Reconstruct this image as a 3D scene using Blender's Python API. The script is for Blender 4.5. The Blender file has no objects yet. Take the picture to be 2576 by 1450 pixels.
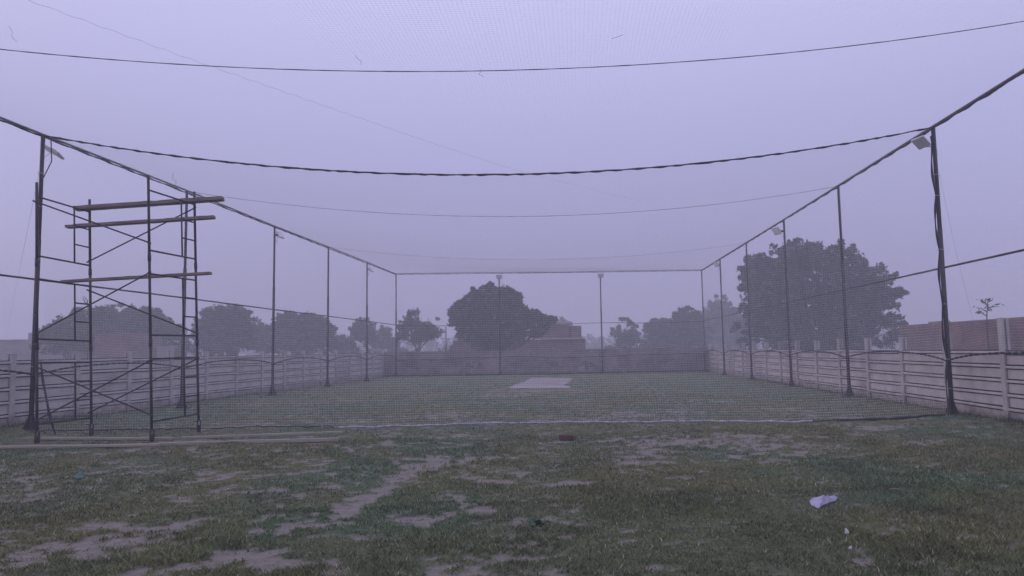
import bpy, math, random
import numpy as np
from mathutils import Matrix

random.seed(7)
RNG = np.random.default_rng(7)
SC = bpy.context.scene
COL = SC.collection

# ------------------------------------------------------------------ camera
FPX, PITCH, ROLL, YAW, EYE = 1809.94, 0.0861, -0.0151, 0.11, 1.48
def _axes():
    fwd = np.array([math.sin(YAW)*math.cos(PITCH), math.cos(YAW)*math.cos(PITCH), math.sin(PITCH)])
    r = np.array([math.cos(YAW), -math.sin(YAW), 0.0]); u = np.cross(r, fwd)
    c, s = math.cos(ROLL), math.sin(ROLL)
    return fwd, r*c+u*s, u*c-r*s
FWD, RGT, UPV = _axes()
CAMP = np.array([0, 0, EYE])
cd = bpy.data.cameras.new('camera'); cam = bpy.data.objects.new('camera', cd); COL.objects.link(cam)
cd.sensor_width = 36; cd.lens = FPX/2576*36; cd.clip_end = 2000; cd.clip_start = 0.05
cam.matrix_world = Matrix(((RGT[0], UPV[0], -FWD[0], 0), (RGT[1], UPV[1], -FWD[1], 0), (RGT[2], UPV[2], -FWD[2], EYE), (0, 0, 0, 1)))
SC.camera = cam
def G(px, py, z=0.0):                       # photo pixel -> point on a level plane
    d = FWD*FPX + RGT*(px-1288) + UPV*(725-py)
    return CAMP + d*(z-EYE)/d[2]
def P(px, py, depth):                       # photo pixel -> point at a distance
    d = FWD + RGT*(px-1288)/FPX + UPV*(725-py)/FPX
    return CAMP + d*depth

# ------------------------------------------------------------------ world, sun, exposure
w = bpy.data.worlds.new('World'); SC.world = w; w.use_nodes = True
nt = w.node_tree; nt.nodes.clear()
out = nt.nodes.new('ShaderNodeOutputWorld'); bg = nt.nodes.new('ShaderNodeBackground')
tc = nt.nodes.new('ShaderNodeTexCoord'); sp = nt.nodes.new('ShaderNodeSeparateXYZ')
rp = nt.nodes.new('ShaderNodeValToRGB')
nt.links.new(tc.outputs['Generated'], sp.inputs[0]); nt.links.new(sp.outputs['Z'], rp.inputs[0])
els = rp.color_ramp.elements
WR = [(0.0, (.415, .395, .70)), (0.10, (.43, .412, .735)), (0.28, (.55, .535, .91)), (0.46, (.715, .695, 1.10)), (1.0, (.84, .82, 1.22))]
els[0].position = 0; els[0].color = (*WR[0][1], 1); els[1].position = 1; els[1].color = (*WR[-1][1], 1)
for p_, c_ in WR[1:-1]:
    e = els.new(p_); e.color = (*c_, 1)
sky = nt.nodes.new('ShaderNodeTexSky'); sky.sky_type = 'NISHITA'; sky.sun_disc = False
SUN_EL, SUN_AZ = math.radians(7), math.radians(-75)     # azimuth from +Y towards +X
sky.sun_elevation = SUN_EL; sky.sun_rotation = SUN_AZ; sky.dust_density = 4
mul = nt.nodes.new('ShaderNodeVectorMath'); mul.operation = 'SCALE'; mul.inputs['Scale'].default_value = 0.03
add = nt.nodes.new('ShaderNodeVectorMath'); add.operation = 'ADD'
nt.links.new(sky.outputs[0], mul.inputs[0]); nt.links.new(rp.outputs[0], add.inputs[0]); nt.links.new(mul.outputs[0], add.inputs[1])
nt.links.new(add.outputs[0], bg.inputs[0]); bg.inputs[1].default_value = 0.86
nt.links.new(bg.outputs[0], out.inputs[0])
sd = bpy.data.lights.new('sun', 'SUN'); sun = bpy.data.objects.new('sun', sd); COL.objects.link(sun)
sd.energy = 0.35; sd.angle = math.radians(35); sd.color = (1.0, .84, .88)
_el = math.radians(22)
sun.rotation_euler = (math.pi/2-_el, 0, -SUN_AZ + math.pi) if False else (0, 0, 0)
_sd = np.array([math.sin(SUN_AZ)*math.cos(_el), math.cos(SUN_AZ)*math.cos(_el), math.sin(_el)])
from mathutils import Vector
sun.rotation_euler = Vector(_sd.tolist()).to_track_quat('Z', 'Y').to_euler()
sun.location = (-20, 5, 20)
SC.view_settings.view_transform = 'Standard'; SC.view_settings.look = 'None'
SC.view_settings.exposure = 0; SC.view_settings.gamma = 1
cy = SC.cycles
cy.max_bounces = 5; cy.diffuse_bounces = 2; cy.glossy_bounces = 1; cy.transmission_bounces = 2; cy.volume_bounces = 1
cy.transparent_max_bounces = 8; cy.use_denoising = True; cy.caustics_reflective = False; cy.caustics_refractive = False

# ------------------------------------------------------------------ materials
def mat(name, col, rough=.8, var=None, scale=4.0, bump=0.0, bscale=30.0, detail=6, metal=0, stretch=None, var2=None, mud=None):
    """colour with noise-driven variation toward var, and bump"""
    m = bpy.data.materials.new(name); m.use_nodes = True
    n = m.node_tree; b = n.nodes['Principled BSDF']
    b.inputs['Roughness'].default_value = rough; b.inputs['Metallic'].default_value = metal
    b.inputs['Base Color'].default_value = (*col, 1)
    b.inputs['Specular IOR Level'].default_value = .25
    co = n.nodes.new('ShaderNodeTexCoord'); src = co.outputs['Object']
    if stretch:
        mp = n.nodes.new('ShaderNodeMapping'); mp.inputs['Scale'].default_value = stretch
        n.links.new(src, mp.inputs[0]); src = mp.outputs[0]
    if var:
        t = n.nodes.new('ShaderNodeTexNoise'); t.inputs['Scale'].default_value = scale; t.inputs['Detail'].default_value = detail
        t.inputs['Roughness'].default_value = .65
        n.links.new(src, t.inputs['Vector'])
        r = n.nodes.new('ShaderNodeValToRGB')
        r.color_ramp.elements[0].position = .35; r.color_ramp.elements[0].color = (*col, 1)
        r.color_ramp.elements[1].position = .66; r.color_ramp.elements[1].color = (*var, 1)
        n.links.new(t.outputs['Fac'], r.inputs[0])
        last = r.outputs[0]
        if var2:
            t2 = n.nodes.new('ShaderNodeTexNoise'); t2.inputs['Scale'].default_value = scale*.23; t2.inputs['Detail'].default_value = 4
            n.links.new(src, t2.inputs['Vector'])
            mr = n.nodes.new('ShaderNodeMapRange'); mr.inputs[1].default_value = .5; mr.inputs[2].default_value = .68
            n.links.new(t2.outputs['Fac'], mr.inputs[0])
            mx = n.nodes.new('ShaderNodeMix'); mx.data_type = 'RGBA'
            n.links.new(mr.outputs[0], mx.inputs['Factor']); n.links.new(last, mx.inputs['A']); mx.inputs['B'].default_value = (*var2, 1)
            last = mx.outputs['Result']
        if mud:
            sx = n.nodes.new('ShaderNodeSeparateXYZ'); n.links.new(co.outputs['Object'], sx.inputs[0])
            t3 = n.nodes.new('ShaderNodeTexNoise'); t3.inputs['Scale'].default_value = 3.5; t3.inputs['Detail'].default_value = 6; n.links.new(co.outputs['Object'], t3.inputs['Vector'])
            ma = n.nodes.new('ShaderNodeMath'); ma.operation = 'MULTIPLY_ADD'; ma.inputs[1].default_value = -.55; n.links.new(t3.outputs['Fac'], ma.inputs[0]); n.links.new(sx.outputs['Z'], ma.inputs[2])
            m3 = n.nodes.new('ShaderNodeMapRange'); m3.inputs[1].default_value = -.20; m3.inputs[2].default_value = .02; m3.inputs[3].default_value = .85; m3.inputs[4].default_value = 0; n.links.new(ma.outputs[0], m3.inputs[0])
            x3 = n.nodes.new('ShaderNodeMix'); x3.data_type = 'RGBA'; n.links.new(m3.outputs[0], x3.inputs['Factor']); n.links.new(last, x3.inputs['A']); x3.inputs['B'].default_value = (*mud, 1); last = x3.outputs['Result']
        n.links.new(last, b.inputs['Base Color'])
    if bump:
        t = n.nodes.new('ShaderNodeTexNoise'); t.inputs['Scale'].default_value = bscale; t.inputs['Detail'].default_value = 5
        n.links.new(src, t.inputs['Vector'])
        bp = n.nodes.new('ShaderNodeBump'); bp.inputs['Strength'].default_value = bump; bp.inputs['Distance'].default_value = .02
        n.links.new(t.outputs['Fac'], bp.inputs['Height']); n.links.new(bp.outputs[0], b.inputs['Normal'])
    return m
def attr_mat(name, rough=.8, transl=0.0, spec=.2, noise=None):
    m = bpy.data.materials.new(name); m.use_nodes = True
    n = m.node_tree; b = n.nodes['Principled BSDF']; b.inputs['Roughness'].default_value = rough
    b.inputs['Specular IOR Level'].default_value = spec
    a = n.nodes.new('ShaderNodeAttribute'); a.attribute_name = 'tint'
    n.links.new(a.outputs['Color'], b.inputs['Base Color'])
    return m
def brick_mat(name, c1, c2, mortar, sc=1.0, axis='XZ'):
    m = bpy.data.materials.new(name); m.use_nodes = True
    n = m.node_tree; b = n.nodes['Principled BSDF']; b.inputs['Roughness'].default_value = .9
    b.inputs['Specular IOR Level'].default_value = .15
    co = n.nodes.new('ShaderNodeTexCoord'); s = n.nodes.new('ShaderNodeSeparateXYZ'); c = n.nodes.new('ShaderNodeCombineXYZ')
    n.links.new(co.outputs['Object'], s.inputs[0])
    ad = n.nodes.new('ShaderNodeMath'); ad.operation = 'ADD'
    n.links.new(s.outputs['X'], ad.inputs[0]); n.links.new(s.outputs['Y'], ad.inputs[1])
    n.links.new(ad.outputs[0], c.inputs['X']); n.links.new(s.outputs['Z'], c.inputs['Y'])
    t = n.nodes.new('ShaderNodeTexBrick'); t.inputs['Scale'].default_value = sc
    t.inputs['Color1'].default_value = (*c1, 1); t.inputs['Color2'].default_value = (*c2, 1); t.inputs['Mortar'].default_value = (*mortar, 1)
    t.inputs['Brick Width'].default_value = .23; t.inputs['Row Height'].default_value = .08; t.inputs['Mortar Size'].default_value = .01
    n.links.new(c.outputs[0], t.inputs['Vector'])
    ns = n.nodes.new('ShaderNodeTexNoise'); ns.inputs['Scale'].default_value = .8; ns.inputs['Detail'].default_value = 6; ns.inputs['Roughness'].default_value = .7
    n.links.new(co.outputs['Object'], ns.inputs['Vector'])
    mr = n.nodes.new('ShaderNodeMapRange'); mr.inputs[1].default_value = .35; mr.inputs[2].default_value = .7; mr.inputs[3].default_value = .55; mr.inputs[4].default_value = 1.35
    n.links.new(ns.outputs['Fac'], mr.inputs[0])
    vm = n.nodes.new('ShaderNodeVectorMath'); vm.operation = 'SCALE'
    n.links.new(t.outputs['Color'], vm.inputs[0]); n.links.new(mr.outputs[0], vm.inputs['Scale'])
    n.links.new(vm.outputs[0], b.inputs['Base Color'])
    bp = n.nodes.new('ShaderNodeBump'); bp.inputs['Strength'].default_value = .5; bp.inputs['Distance'].default_value = .01
    n.links.new(t.outputs['Fac'], bp.inputs['Height']); bp.invert = True; n.links.new(bp.outputs[0], b.inputs['Normal'])
    return m
def twine_mat(name, col, t=.45):
    m = bpy.data.materials.new(name); m.use_nodes = True; n = m.node_tree; n.nodes.remove(n.nodes['Principled BSDF'])
    d = n.nodes.new('ShaderNodeBsdfDiffuse'); q = n.nodes.new('ShaderNodeBsdfTranslucent'); x = n.nodes.new('ShaderNodeMixShader')
    d.inputs[0].default_value = (*col, 1); q.inputs[0].default_value = (*col, 1); x.inputs[0].default_value = t
    n.links.new(d.outputs[0], x.inputs[1]); n.links.new(q.outputs[0], x.inputs[2]); n.links.new(x.outputs[0], n.nodes['Material Output'].inputs[0])
    return m
M = dict(
    twine=twine_mat('net_twine', (.80, .79, .80), .5),
    pole=mat('pole_paint', (.016, .015, .022), .6, (.040, .034, .040), 6, .2, 60),
    rail=mat('rail_pipe', (.03, .028, .038), .5, (.12, .11, .13), 9, .2, 50),
    rope=mat('black_rope', (.018, .017, .026), .9, (.04, .038, .05), 20, .4, 90),
    greyrope=mat('grey_rope', (.16, .15, .17), .9, (.26, .24, .26), 20, .4, 90),
    hem=mat('net_hem', (.62, .58, .64), .9, (.36, .33, .40), 8, .6, 60),
    scaf=mat('scaffold_steel', (.026, .022, .032), .6, (.075, .05, .05), 7, .3, 60),
    wood=mat('plank_wood', (.15, .115, .10), .85, (.29, .24, .21), 3, .5, 20, stretch=(.5, 8, 8)),
    palewood=mat('pale_timber', (.27, .235, .18), .85, (.38, .34, .27), 3, .5, 20, stretch=(.5, 8, 8)),
    conc=mat('precast_concrete', (.60, .555, .53), .9, (.46, .42, .405), 2.2, .35, 35, var2=(.29, .265, .26), mud=(.24, .20, .175)), rib=mat('precast_rib', (.64, .60, .58), .9, (.47, .44, .42), 3.2, .35, 35, var2=(.36, .33, .32), mud=(.26, .22, .19)), shade=mat('panel_shade', (.018, .016, .020), .95, (.05, .045, .048), 12),  # last entry: near-black colour standing in for shadow lines on the panels
    conc2=mat('precast_post', (.54, .50, .48), .9, (.40, .37, .355), 2.4, .4, 35, var2=(.28, .26, .25), mud=(.24, .20, .175)),
    pitch=mat('cement', (.37, .33, .29), .9, (.22, .20, .19), .9, .3, 25, var2=(.40, .37, .35)),
    backwall=brick_mat('plastered_brick', (.30, .235, .215), (.22, .175, .165), (.32, .29, .275)),
    brick=brick_mat('red_brick', (.23, .14, .12), (.16, .10, .09), (.24, .20, .185)),
    ochre=mat('plaster_band', (.50, .44, .36), .9, (.38, .33, .28), 2, .3, 20),
    plaster=mat('pale_plaster', (.34, .29, .30), .9, (.26, .23, .24), 1, .2, 20),
    bark=mat('bark', (.07, .055, .05), .9, (.12, .10, .09), 6, .6, 20),
    lamp=mat('lamp_housing', (.62, .62, .63), .5, (.45, .45, .47), 8),
    lampdark=mat('lamp_back', (.12, .115, .125), .5, (.2, .19, .2), 8),
    glass=mat('lamp_glass', (.68, .69, .72), .25),
    bag=mat('plastic_bag', (.40, .38, .49), .45, (.30, .28, .40), 9, .3, 20),
    white=mat('white_litter', (.50, .49, .47), .8),
    green=mat('green_plastic', (.055, .16, .11), .5, (.035, .09, .065), 12),
    redbrick=mat('fired_brick', (.12, .06, .05), .9, (.09, .045, .04), 14, .5, 40),
    wire=mat('thin_wire', (.16, .15, .19), .7),
    leaf=attr_mat('leaves', .7), grass=attr_mat('grass_blades', .8, spec=.1),
    rubber=mat('rubber', (.03, .028, .03), .8), tie=mat('tie', (.55, .53, .55), .8),
)

# ------------------------------------------------------------------ mesh helpers
class MB:
    def __init__(s): s.v = []; s.f = []; s.n = 0; s.t = []
    def add(s, v, f, tint=None):
        v = np.asarray(v, float).reshape(-1, 3); s.v.append(v)
        s.f += [tuple(int(i)+s.n for i in q) for q in f]; s.n += len(v)
        return s
    def box(s, c, size, R=None):
        hx, hy, hz = np.array(size)/2
        v = np.array([(x, y, z) for x in (-hx, hx) for y in (-hy, hy) for z in (-hz, hz)])
        if R is not None: v = v @ np.asarray(R).T
        return s.add(v+np.array(c), [(0, 1, 3, 2), (4, 6, 7, 5), (0, 4, 5, 1), (2, 3, 7, 6), (0, 2, 6, 4), (1, 5, 7, 3)])
    def quadbox(s, base, top):       # 4 base pts, 4 top pts
        return s.add(list(base)+list(top), [(0, 3, 2, 1), (4, 5, 6, 7), (0, 1, 5, 4), (1, 2, 6, 5), (2, 3, 7, 6), (3, 0, 4, 7)])
    def tube(s, pts, r, n=8, caps=True):
        pts = np.asarray(pts, float); m = len(pts)
        r = np.full(m, r) if np.isscalar(r) else np.asarray(r)
        t = np.gradient(pts, axis=0); t /= np.linalg.norm(t, axis=1)[:, None]+1e-9
        ref = np.array([0, 0, 1.0]) if abs(t[:, 2]).mean() < .8 else np.array([0, 1.0, 0])
        a = np.cross(t, ref); a /= np.linalg.norm(a, axis=1)[:, None]+1e-9; b = np.cross(t, a)
        an = np.arange(n)/n*2*math.pi
        v = pts[:, None]+r[:, None, None]*(a[:, None]*np.cos(an)[None, :, None]+b[:, None]*np.sin(an)[None, :, None])
        f = [(i*n+j, i*n+(j+1) % n, (i+1)*n+(j+1) % n, (i+1)*n+j) for i in range(m-1) for j in range(n)]
        if caps: f += [tuple(range(n))[::-1], tuple((m-1)*n+j for j in range(n))]
        return s.add(v.reshape(-1, 3), f)
    def build(s, name, m, parent=None, smooth=False, bevel=0):
        me = bpy.data.meshes.new(name); me.from_pydata(np.concatenate(s.v).tolist(), [], s.f)
        me.materials.append(m)
        if smooth: me.polygons.foreach_set('use_smooth', [True]*len(me.polygons))
        me.update()
        o = bpy.data.objects.new(name, me); COL.objects.link(o)
        if parent: o.parent = parent
        if bevel:
            b = o.modifiers.new('bevel', 'BEVEL'); b.width = bevel; b.segments = 2; b.limit_method = 'ANGLE'
        return o
def fast_mesh(name, verts, quads, m, parent=None, tint=None, tri=False, smooth=False):
    k = 3 if tri else 4
    verts = np.ascontiguousarray(verts, dtype=np.float32).reshape(-1, 3); quads = np.ascontiguousarray(quads, dtype=np.int32).reshape(-1, k)
    me = bpy.data.meshes.new(name); me.vertices.add(len(verts)); me.vertices.foreach_set('co', verts.ravel())
    me.loops.add(quads.size); me.loops.foreach_set('vertex_index', quads.ravel())
    me.polygons.add(len(quads)); me.polygons.foreach_set('loop_start', np.arange(len(quads), dtype=np.int32)*k)
    me.polygons.foreach_set('loop_total', np.full(len(quads), k, dtype=np.int32))
    if smooth: me.polygons.foreach_set('use_smooth', np.ones(len(quads), dtype=bool))
    me.update(calc_edges=True); me.validate()
    if tint is not None:
        ca = me.color_attributes.new('tint', 'FLOAT_COLOR', 'POINT')
        rgba = np.ones((len(verts), 4), np.float32); rgba[:, :3] = tint; ca.data.foreach_set('color', rgba.ravel())
    me.materials.append(m)
    o = bpy.data.objects.new(name, me); COL.objects.link(o)
    if parent: o.parent = parent
    return o
def empty(name, loc=(0, 0, 0), rz=0):
    o = bpy.data.objects.new(name, None); COL.objects.link(o); o.location = tuple(float(c) for c in loc); o.rotation_euler = (0, 0, rz)
    o.empty_display_size = .2
    return o
def tag(o, label=None, cat=None, group=None, kind=None):
    if label: o['label'] = label
    if cat: o['category'] = cat
    if group: o['group'] = group
    if kind: o['kind'] = kind
    return o
def copy_tree(o, parent=None):
    c = o.copy(); COL.objects.link(c)
    if parent: c.parent = parent
    for ch in [x for x in bpy.data.objects if x.parent == o]:
        copy_tree(ch, c)
    return c
def rotz(a): return np.array([[math.cos(a), -math.sin(a), 0], [math.sin(a), math.cos(a), 0], [0, 0, 1]])
def rotx(a): return np.array([[1, 0, 0], [0, math.cos(a), -math.sin(a)], [0, math.sin(a), math.cos(a)]])
def lerp(a, b, t): return np.asarray(a, float)*(1-t)+np.asarray(b, float)*t

# value noise -------------------------------------------------------
_T = RNG.random((256, 256))
def vnoise(x, y):
    xi, yi = np.floor(x).astype(int), np.floor(y).astype(int); fx, fy = x-xi, y-yi
    fx = fx*fx*(3-2*fx); fy = fy*fy*(3-2*fy)
    g = lambda a, b: _T[a % 256, b % 256]
    return (g(xi, yi)*(1-fx)+g(xi+1, yi)*fx)*(1-fy)+(g(xi, yi+1)*(1-fx)+g(xi+1, yi+1)*fx)*fy
def fbm(x, y, o=4, lac=2.03, gain=.5):
    s = 0; a = 1; t = 0
    for i in range(o):
        s = s+a*vnoise(x+17.3*i, y+9.1*i); t += a; a *= gain; x = x*lac; y = y*lac
    return s/t

# ------------------------------------------------------------------ ground
def ell(px, py, dx, dy, w=1.0):
    c = G(px, py); a = G(px, py-dy); b = G(px, py+dy); rx = dx*np.dot(c-CAMP, FWD)/FPX
    return (c[0], c[1], rx, abs(a[1]-b[1])/2, w)
PATCH = [ell(*p) for p in [
    (1090, 1163, 46, 11, 1.6), (1060, 1178, 38, 12, 1.6), (1020, 1198, 30, 11, 1.3), (985, 1216, 30, 11, 1.3), (950, 1236, 32, 12, 1.3), (910, 1258, 36, 14, 1.4), (870, 1283, 44, 15, 1.4), (830, 1303, 50, 15, 1.3), (780, 1325, 70, 17, 1.3), (710, 1340, 60, 14, 1.1),
    (1270, 1312, 115, 20, 1.4), (1090, 1308, 90, 20, .9), (1340, 1322, 60, 12, .8), (1215, 1365, 40, 14, .9), (210, 1385, 130, 26, 1.4), (300, 1400, 110, 14, 1.2), (120, 1370, 90, 18, .8), (60, 1410, 80, 14, .7), (350, 1385, 60, 12, .8),
    (640, 1405, 100, 20, 1.3), (560, 1430, 120, 18, 1.3), (480, 1445, 120, 12, 1.2), (400, 1440, 80, 10, .8), (1200, 1432, 100, 18, 1.3), (1110, 1390, 40, 12, .6), (860, 1405, 30, 12, .7), (1440, 1275, 60, 12, .7), (1150, 1280, 60, 10, .6),
    (50, 1208, 60, 9, 1), (305, 1140, 70, 8, .8), (290, 1185, 60, 7, .7), (80, 1260, 60, 8, .7), (500, 1262, 50, 9, .7), (240, 1225, 30, 7, .7), (640, 1200, 80, 8, .6), (640, 1310, 60, 12, .6), (480, 1315, 60, 12, .7), (300, 1330, 60, 10, .5),
    (1220, 1215, 55, 8, .9), (1410, 1216, 60, 8, .9), (1230, 1150, 80, 6, .5), (850, 1130, 60, 6, .4), (1180, 1100, 60, 6, .5), (960, 1120, 80, 6, .5),
    (1650, 1110, 110, 12, 1.0), (1740, 1112, 110, 14, 1.0), (1900, 1102, 90, 9, 1.1), (1935, 1125, 90, 9, 1.1), (1870, 1147, 80, 9, 1.1), (2000, 1140, 90, 9, 1.0), (1620, 1140, 90, 12, .9), (2010, 1165, 80, 7, 1), (1640, 1165, 70, 8, .8), (1760, 1165, 60, 7, .8), (2100, 1130, 60, 8, .8),
    (2210, 1150, 60, 9, 1), (2130, 1160, 50, 7, .8), (2320, 1162, 60, 6, .9), (2420, 1170, 60, 5, .6), (2200, 1075, 100, 7, .6), (2300, 1115, 80, 6, .4), (2480, 1080, 70, 5, .3),
    (610, 1073, 90, 6, 1), (540, 1078, 60, 5, .6), (1590, 1044, 90, 9, .9), (1700, 1040, 60, 8, .8), (1940, 1030, 60, 5, .7), (2030, 1053, 70, 5, 1), (1450, 1060, 90, 5, .5), (1120, 1045, 100, 6, .5), (860, 1063, 80, 4, .5), (1500, 1008, 60, 3, .4),
    (1340, 986, 95, 5, 1), (1280, 995, 70, 4, .7), (1440, 983, 40, 4, .7), (880, 1010, 60, 3, .4), (1800, 1010, 60, 4, .4)]]
def dirt(x, y):
    wx = x+(fbm(x*2.1, y*2.1, 4)-.5)*.8; wy = y+(fbm(x*2.1+40, y*2.1+7, 4)-.5)*.8
    A = np.zeros(x.shape)
    for cx, cy_, rx, ry, wt in PATCH:
        q = np.sqrt(((wx-cx)/max(rx, .12))**2+((wy-cy_)/max(ry, .12))**2)
        A = np.maximum(A, np.clip(1.25-q*.78, 0, 1)*(.55+.45*wt))
    n1 = fbm(x*2.6+3, y*2.6+5, 3); n2 = fbm(x*8+31, y*10+13, 4, gain=.62); n3 = fbm(x*.35+11, y*.35+2, 3)
    lush = 1/(1+np.exp(-((x-.9)*1.5-(y-8.0)*.8)))*np.clip((11-y)/2.5, 0, 1)     # thick grass at lower right
    base = .215+.16*(n3-.5)-.30*lush+.06*np.exp(-((x+1)/3.5)**2)*np.clip((12-y)/5, 0, 1)
    v = A*.58+base+(n1-.5)*1.1+(n2-.5)*2.7-.535-np.clip((y-15)/12, 0, 1)*.10
    return np.clip(v*2.6+.5, 0, 1)
def gz(x, y):
    return (fbm(x*.9, y*.9, 3)-.5)*.05+(fbm(x*5, y*5, 2)-.5)*.018
def axis(lo, hi, step, ext, grow=1.25):
    a = list(np.arange(lo, hi, step)); s = step
    b = []; x = a[-1]
    while x < ext: s *= grow; x += s; b.append(min(x, ext))
    s = step; c = []; x = a[0]
    while x > -ext: s *= grow; x -= s; c.append(max(x, -ext))
    return np.array(c[::-1]+a+b)
gx = axis(-13, 19, .062, 280); gy = axis(3, 15, .045, 15.0001)
gy = gy[(gy >= 3) & (gy < 14.9)]; gy = np.concatenate([-np.array([280, 150, 60, 20, 6, 1.5])[:5], [-1.5, 0, 1, 2], gy, np.arange(14.95, 44, .11), [46, 50, 58, 75, 110, 170, 280]])
XX, YY = np.meshgrid(gx, gy, indexing='ij'); ZZ = gz(XX, YY)
ZZ[(XX < -15) | (XX > 21) | (YY > 46) | (YY < 1)] = 0
nx_, ny_ = XX.shape; idx = np.arange(nx_*ny_).reshape(nx_, ny_)
Q = np.stack([idx[:-1, :-1], idx[1:, :-1], idx[1:, 1:], idx[:-1, 1:]], -1).reshape(-1, 4)
DD = dirt(XX, YY); ZZ += np.where((YY > 3) & (YY < 30), .024*(1-DD)*fbm(XX*6, YY*6, 2), 0); hue = fbm(XX*.45+60, YY*.45+30, 3); yel = fbm(XX*.8+90, YY*.6+70, 3)
tint = np.stack([DD, hue, yel], -1).reshape(-1, 3)
def ground_mat():
    m = bpy.data.materials.new('turf_and_soil'); m.use_nodes = True
    n = m.node_tree; N = n.nodes; L = n.links; b = N['Principled BSDF']; b.inputs['Roughness'].default_value = .95; b.inputs['Specular IOR Level'].default_value = .1
    a = N.new('ShaderNodeAttribute'); a.attribute_name = 'tint'; s = N.new('ShaderNodeSeparateColor'); L.new(a.outputs['Color'], s.inputs[0])
    co = N.new('ShaderNodeTexCoord')
    def noise(sc, det=6, r=.65):
        t = N.new('ShaderNodeTexNoise'); t.inputs['Scale'].default_value = sc; t.inputs['Detail'].default_value = det; t.inputs['Roughness'].default_value = r
        L.new(co.outputs['Object'], t.inputs['Vector']); return t.outputs['Fac']
    def ramp(f, c0, c1, p0=.35, p1=.65):
        r = N.new('ShaderNodeValToRGB'); e = r.color_ramp.elements; e[0].position = p0; e[0].color = (*c0, 1); e[1].position = p1; e[1].color = (*c1, 1)
        L.new(f, r.inputs[0]); return r.outputs[0]
    def mix(f, A, B):
        x = N.new('ShaderNodeMix'); x.data_type = 'RGBA'
        if hasattr(f, 'links'): L.new(f, x.inputs['Factor'])
        else: x.inputs['Factor'].default_value = f
        for k, v in (('A', A), ('B', B)):
            if isinstance(v, tuple): x.inputs[k].default_value = (*v, 1)
            else: L.new(v, x.inputs[k])
        return x.outputs['Result']
    def mr(f, a0, a1, b0=0., b1=1.):
        x = N.new('ShaderNodeMapRange'); L.new(f, x.inputs[0])
        for i, v in enumerate((a0, a1, b0, b1)): x.inputs[i+1].default_value = v
        return x.outputs[0]
    g1 = ramp(noise(9), (.080, .098, .048), (.160, .182, .098))
    g2 = ramp(noise(22), (.064, .100, .050), (.125, .178, .098))
    g3 = ramp(noise(16), (.100, .108, .050), (.165, .165, .078))
    gr = mix(mr(s.outputs[1], .40, .60), g1, g2); gr = mix(mr(s.outputs[2], .46, .64, 0, .85), gr, g3)
    so = ramp(noise(14, 8, .7), (.205, .180, .155), (.31, .275, .243))
    fine = noise(30, 8, .8); dm = N.new('ShaderNodeMath'); dm.operation = 'ADD'; L.new(s.outputs[0], dm.inputs[0])
    L.new(mr(fine, .3, .7, -.55, .55), dm.inputs[1])
    col = mix(mr(dm.outputs[0], .22, .92), gr, so)
    L.new(col, b.inputs['Base Color'])
    bp = N.new('ShaderNodeBump'); bp.inputs['Strength'].default_value = .8; bp.inputs['Distance'].default_value = .03
    L.new(noise(26, 8, .75), bp.inputs['Height']); L.new(bp.outputs[0], b.inputs['Normal'])
    return m
ground = fast_mesh('ground', np.stack([XX, YY, ZZ], -1), Q, ground_mat(), tint=tint, smooth=True)
tag(ground, 'patchy mown turf with bare pale soil patches', None, kind='structure')

# grass blades -------------------------------------------------------
def blades(n, ylo, yhi, hgt, wid, seed):
    r = np.random.default_rng(seed)
    y = ylo+(yhi-ylo)*r.random(n); c = .11*y+.0*y
    x = math.tan(YAW)*y+(r.random(n)*2-1)*(y*.74+.6)
    x = np.clip(x, -9+.21*(y-16)-.0, 12.8+.2*(y-16)) if yhi > 14 else x
    # clump
    d = dirt(x, y); keep = r.random(n) > d*1.0+(.56-fbm(x*4, y*4, 2))*1.5+(.5-fbm(x*13, y*13, 2))*.8
    x, y, d = x[keep], y[keep], d[keep]; n = len(x)
    big = fbm(x*1.2+5, y*1.2+8, 3); h = hgt*(.40+1.0*r.random(n))*(.25+1.5*big)*(1.1-.75*d); ww = wid*(.6+.8*r.random(n))*(1+y*.03)
    a = r.random(n)*2*math.pi; lean = (.3+1.3*r.random(n))*h; la = r.random(n)*2*math.pi
    z = gz(x, y)+.024*(1-d)*fbm(x*6, y*6, 2)*(y > 3)*(y < 30)-.004
    bx, by = np.cos(a)*ww/2, np.sin(a)*ww/2; lx, ly = np.cos(la)*lean, np.sin(la)*lean
    v = np.stack([np.stack([x-bx, y-by, z], -1), np.stack([x+bx, y+by, z], -1), np.stack([x+lx*.45+bx*.7, y+ly*.45+by*.7, z+h*.62], -1),
                  np.stack([x+lx*.45-bx*.7, y+ly*.45-by*.7, z+h*.62], -1), np.stack([x+lx, y+ly, z+h], -1)], 1)
    i = np.arange(n)[:, None]*5
    t = np.concatenate([i+np.array([[0, 1, 2]]), i+np.array([[0, 2, 3]]), i+np.array([[3, 2, 4]])])
    hu = np.clip((fbm(x*.45+60, y*.45+30, 3)-.40)/.2, 0, 1)[:, None]; ye = np.clip((fbm(x*.8+90, y*.6+70, 3)-.46)/.16, 0, 1)[:, None]; br = np.clip((fbm(x*1.3+150, y*.9+20, 3)-.5)/.14, 0, 1)[:, None]
    c = (np.array([.100, .122, .054])*(1-hu)+np.array([.084, .130, .058])*hu)*(1+.25*np.clip((y-12)/12, 0, 1))[:, None]; c = c*(1-.3*br)+np.array([.125, .105, .075])*.3*br
    c = c*(1-ye*.5)+np.array([.150, .150, .055])*ye*.5
    dry = (r.random(n) < .09+.22*d)[:, None]; c = np.where(dry, np.array([.30, .26, .18]), c)
    c = c*(.65+.75*r.random(n))[:, None]*(.62+1.05*fbm(x*3.3+7, y*3.3, 3))[:, None]
    return v, t, np.repeat(c, 5, 0)
vs, ts, cs, k = [], [], [], 0
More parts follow.
